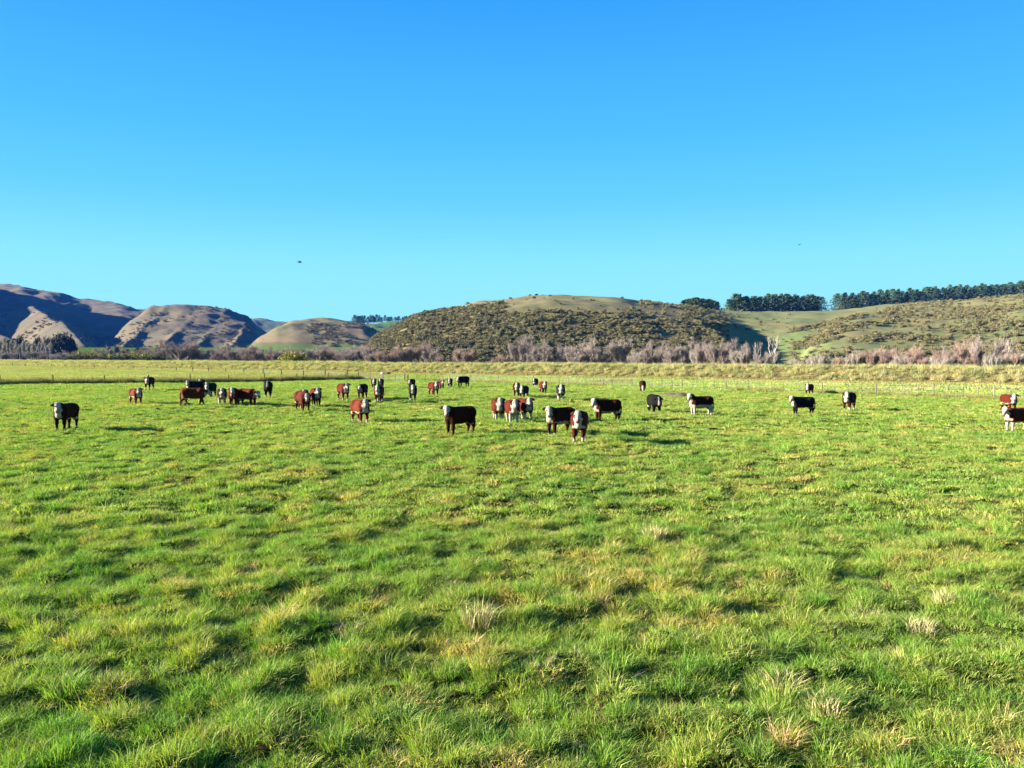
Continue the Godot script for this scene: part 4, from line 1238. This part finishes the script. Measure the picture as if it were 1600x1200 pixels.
func build_pines() -> void:
	var wood := paint(0.95)
	var needle := paint(0.85, Color(0.12, 0.15, 0.08))
	var forms := [pine(16.0, 4.4, 0.03, 17), pine(16.0, 5.0, 0.08, 17), pine(16.0, 4.0, 0.02, 18), pine(16.0, 4.8, 0.25, 15)]
	var rows := []      # px, top y, distance, form choice, label, group
	for k in 12: rows.append([1067 + k * 4.9 + rng.randf_range(-1.5, 1.5), 464 + absf(k - 5.0) * 0.8 + rng.randf_range(0, 4), 520.0 + (k % 3) * 8.0, 4.2, "pine in the short clump on the shoulder of the scrubby hill", "pines of the short clump"])
	for k in 30: rows.append([1138 + k * 5.15 + rng.randf_range(-1.5, 1.5), 460 + rng.randf_range(0, 6) - (k / 30.0) * 1.5, 612.0 + (k % 2) * 9.0, 4.6, "dense dark pine in the middle shelterbelt on the saddle skyline", "pines of the middle shelterbelt"])
	for k in 56: rows.append([1302 + k * 5.6 + rng.randf_range(-1.5, 1.5), lerpf(459.0, 438.0, clampf(k / 52.0, 0.0, 1.1)) + rng.randf_range(-1, 6), 640.0 + (k % 2) * 10.0, 4.8, "tall dark pine in the long shelterbelt along the hill top", "pines of the long shelterbelt"])
	for k in 24: rows.append([556 + k * 3.8 + rng.randf_range(-1.5, 1.5), 491 + (k % 3) + (k / 24.0) * 3.0 + rng.randf_range(-1, 2), 1460.0 + (k % 2) * 12.0, 7.0, "far pine in the small row above the green hillside", "pines above the green hillside"])
	for n in rows.size():
		var a: Array = rows[n]
		var d: float = a[2]
		if a[5] == "pines above the green hillside" and a[0] > 612 and a[0] < 617: continue
		if a[0] > 1284.0 and a[0] < 1304.0: continue
		var x: float = (a[0] - 800.0) / LENS * d
		var base := near_hill(x, -d) if a[0] > 1000 else far_hill(x, -d)
		var top := at(a[0], a[1], d).y
		var tall := clampf(top - base, 9.0, 30.0)
		var o := thing("pine_tree", Vector3(x, base - 0.3, -d), TAU * rng.randf())
		var form: Array = forms[n % 3] if a[5] != "pines above the green hillside" else forms[3]
		put("trunk", form[0], wood, o)
		put("crown", form[1], needle, o)
		var w := tall / 16.0 * rng.randf_range(1.0, 1.35)
		o.scale = Vector3(clampf(w, 1.0, 1.7), tall / 16.0, clampf(w, 1.0, 1.7))
		tag(o, a[4], "tree", a[5])

# ---------------------------------------------------------------- scrub on the hills
func scrub_density(p: Vector3) -> float:
	var s := seen_at(p)
	var n := n_hill.get_noise_2d(p.x * 2.2 + 500.0, p.z * 2.2)
	if s.x < 1000.0:
		var brow := 486.0 + 8.0 * n
		if s.x < 790.0: brow = lerpf(500.0, 478.0, clampf((s.x - 600.0) / 190.0, 0.0, 1.0)) - 6.0
		if s.y < brow: return 0.012
		return 0.8 if n > -0.3 else 0.28
	if s.x < 1235.0:
		if s.x < 1130.0 and s.y > 500.0: return 0.6 if n > -0.15 or s.x > 1055.0 else 0.12
		if s.y < 505.0 and s.x < 1105.0: return 0.5 if n > 0.0 else 0.06
		return 0.015 if s.x > 1140.0 else 0.15
	if s.x < 1400.0:
		var edge := 505.0 - (s.x - 1300.0) * 0.24
		if s.y < edge - 4.0: return 0.0
		var band := n_hill.get_noise_2d((s.x + s.y * 0.8) * 0.7, (s.y + s.x * 0.22) * 5.0)
		return 0.7 if band > 0.02 else 0.03
	if s.x < 1480.0 and s.y < 525.0: return 0.10 if n < 0.25 else 0.5
	if s.y < 480.0: return 0.12
	return 0.75 if n > 0.0 else 0.14

func build_scrub() -> void:
	var leaf := paint(0.85, Color(0.15, 0.17, 0.08))
	var olive := [lin(0.145, 0.135, 0.060), lin(0.185, 0.165, 0.075), lin(0.11, 0.112, 0.052), lin(0.20, 0.165, 0.09)]
	var dusk := [lin(0.095, 0.10, 0.058), lin(0.13, 0.13, 0.072), lin(0.17, 0.145, 0.095)]
	var forms := [leafy(7, 1.7, 1.7, 460, 0.26, olive), leafy(5, 1.5, 1.5, 400, 0.26, olive + [lin(0.17, 0.135, 0.065)]), leafy(9, 2.0, 1.9, 520, 0.26, dusk + olive)]
	var lots := [Copies.new(), Copies.new(), Copies.new()]
	var single := []
	var tries := 64000
	for k in tries:
		var d := 185.0 * pow(2.9, rng.randf())
		var u := rng.randf_range(-0.24, 0.80)
		var x := u * d
		var y := near_hill(x, -d)
		if y < 0.6: continue
		var p := Vector3(x, y, -d)
		if rng.randf() > scrub_density(p): continue
		var g := 0.28 + 0.62 * pow(rng.randf(), 1.8)
		var tint := jit(Color(1, 1, 1), 0.22)
		var b := Basis(Vector3.UP, rng.randf() * TAU).scaled(Vector3(g, g * rng.randf_range(0.75, 1.15), g))
		single.append([g / d, rng.randi() % 3, b, p - Vector3(0, 0.15, 0), tint])
	single.sort_custom(func(a, b): return a[0] > b[0])
	print("shrubs ", single.size())
	for k in single.size():
		var a: Array = single[k]
		if k < 300:
			var o := put("gorse_shrub", forms[a[1]], leaf)
			o.transform = Transform3D(a[2], a[3])
			var right: bool = seen_at(a[3]).x > 1235.0
			tag(o, "olive gorse shrub on the lower slope below the long pine shelterbelt" if right else "olive gorse shrub on the lower slope of the rounded scrubby hill", "shrub", "gorse below the shelterbelt" if right else "gorse on the rounded hill")
		else:
			lots[a[1]].add(a[2], a[3], a[4])
	for k in 3:
		spread("hillside_scrub", forms[k], leaf, lots[k], "dense olive gorse scrub covering the hillsides", "scrub")
	# sparse dark brush on the farther hills
	var far := Copies.new()
	for k in 9000:
		var d := 780.0 * pow(2.0, rng.randf())
		var x := rng.randf_range(-0.70, -0.14) * d
		var y := far_hill(x, -d)
		if y < 14.0: continue
		var n := n_hill.get_noise_2d(x * 1.1 + 900.0, -d * 1.1)
		if n < 0.12: continue
		var s := seen_at(Vector3(x, y, -d))
		if s.x > 400.0 and s.x < 480.0: continue
		var g := rng.randf_range(0.8, 1.7)
		far.add(Basis(Vector3.UP, rng.randf() * TAU).scaled(Vector3(g, g * 0.8, g)), Vector3(x, y - 0.2, -d), jit(Color(1, 1, 1), 0.2))
	spread("far_scrub", forms[2], leaf, far, "thin dark brush scattered over the far tan hills", "scrub")

# ---------------------------------------------------------------- small things
func build_small_things() -> void:
	var leaf := paint(0.8, Color(0.5, 0.45, 0.3))
	var straw := [lin(0.46, 0.38, 0.20), lin(0.38, 0.33, 0.15), lin(0.52, 0.42, 0.27), lin(0.27, 0.29, 0.09)]
	var list := [
		[1022, 846, 0.24, 1.0, "pinkish straw tussock alone in the open grass, palest of all"], [748, 985, 0.26, 1.2, "tall straw tussock leaning over green grass beside a dark hollow"],
		[1478, 950, 0.2, 1.0, "pale seeding tussock beside a dark hollow"], [1350, 962, 0.18, 0.9, "small straw tuft near the pale seeding tussock"], [1440, 990, 0.2, 0.9, "sprawling bleached tuft between two straw tufts"],
		[1225, 1085, 0.2, 1.0, "wiry tussock with brown base"], [1290, 1115, 0.2, 0.9, "straw tuft next to the wiry tussock"], [545, 1000, 0.18, 0.9, "faded tuft among yellow grass"], [1400, 1030, 0.2, 1.0, "long haired straw tussock bending over grass"],
	]
	for a in list:
		var spot := on_ground(gnd(a[0], a[1]))
		var o := put("straw_tussock", tuft(200, a[2] * 0.9, 0.12, 0.31 * a[3], 0.006, 1.0, 2, straw), leaf)
		o.position = spot
		o.rotation.y = rng.randf() * TAU
		tag(o, a[4], "tussock", "straw tussocks in the paddock")
	# bare earth: a low mound by the fence and a scuffed hollow in the grass
	var earth := paint(1.0)
	for a in [[1056, 620, 1.7, 0.26, "low mound of bare brown earth beside the white legged cow", "earth_mound"], [842, 1052, 0.22, 0.02, "scuffed patch of dark bare soil in the grass", "soil_patch"], [620, 596, 2.4, 0.06, "muddy bare ground beside the gate", "mud_patch"]]:
		var c := on_ground(gnd(a[0], a[1]))
		var wide: float = a[2]
		var tall: float = a[3]
		var place := func(u: float, v: float) -> Vector3:
			var r := v * wide * (1.0 + 0.25 * sin(u * TAU * 3.0) + 0.12 * sin(u * TAU * 5.0 + 1.0))
			var x := c.x + cos(-u * TAU) * r
			var z := c.z + sin(-u * TAU) * r
			var hump := tall * (1.0 - v * v) * (0.8 + 0.5 * n_fine.get_noise_2d(x * 2.0, z * 2.0))
			return Vector3(x, height(x, z) + hump + (0.03 if v < 0.95 else -0.05), z) - c
		var shade := func(p: Vector3) -> Color:
			var n := n_fine.get_noise_2d(p.x * 3.0, p.z * 3.0)
			return lin(0.085, 0.06, 0.042).lerp(lin(0.14, 0.10, 0.07), clampf(0.5 + n, 0.0, 1.0))
		var o := put(a[5], sheet(28, 8, place, shade), earth)
		o.position = c
		tag(o, a[4], "earth")
	# two birds in the sky
	for a in [[468, 410, 66.0, 0.85, lin(0.45, 0.44, 0.43), "gull with dark wing tips gliding over the far hills"], [1249, 382.5, 95.0, 0.62, lin(0.03, 0.03, 0.035), "tiny dark bird high above the pine shelterbelt"]]:
		var o := thing("bird", at(a[0], a[1], a[2]), 0.5)
		tag(o, a[5], "bird")
		var body := Shape.new()
		var size: float = a[3]
		var prof := [[-0.24, 0.005], [-0.16, 0.035], [-0.03, 0.062], [0.08, 0.055], [0.14, 0.036], [0.19, 0.036], [0.225, 0.014], [0.26, 0.004]]
		for k in prof.size() - 1:
			body.tube(Vector3(prof[k][0], 0, 0) * size, Vector3(prof[k + 1][0], 0, 0) * size, prof[k][1] * size, prof[k + 1][1] * size, 8, a[4])
		body.tri(Vector3(-0.18, 0.01, 0) * size, Vector3(-0.36, 0, 0.07) * size, Vector3(-0.36, 0, -0.07) * size, a[4])
		put("body", body.mesh(), earth, o)
		for s in [-1.0, 1.0]:
			var dark: Color = lin(0.03, 0.03, 0.035)
			var up: float = 0.22 if s < 0 else 0.02
			var pts := [[0.0, 0.10, -0.07, 0.0], [0.25, 0.12, -0.04, 0.10], [0.48, 0.06, -0.05, 0.08 + up * 0.5], [0.64, -0.05, -0.09, 0.02 + up]]
			var near_wing := Shape.new()
			var tip := Shape.new()
			for k in 3:
				var p0: Array = pts[k]
				var p1: Array = pts[k + 1]
				var w := near_wing if k < 1 else tip
				for off in [0.0, 0.012]:
					w.quad(Vector3(p0[1], p0[3] + off, s * p0[0]) * size, Vector3(p0[2], p0[3] + off, s * p0[0]) * size, Vector3(p1[2], p1[3] + off, s * p1[0]) * size, Vector3(p1[1], p1[3] + off, s * p1[0]) * size, a[4] if k < 1 else dark)
			put("wing_tip", tip.mesh(), earth, put("wing", near_wing.mesh(), earth, o))
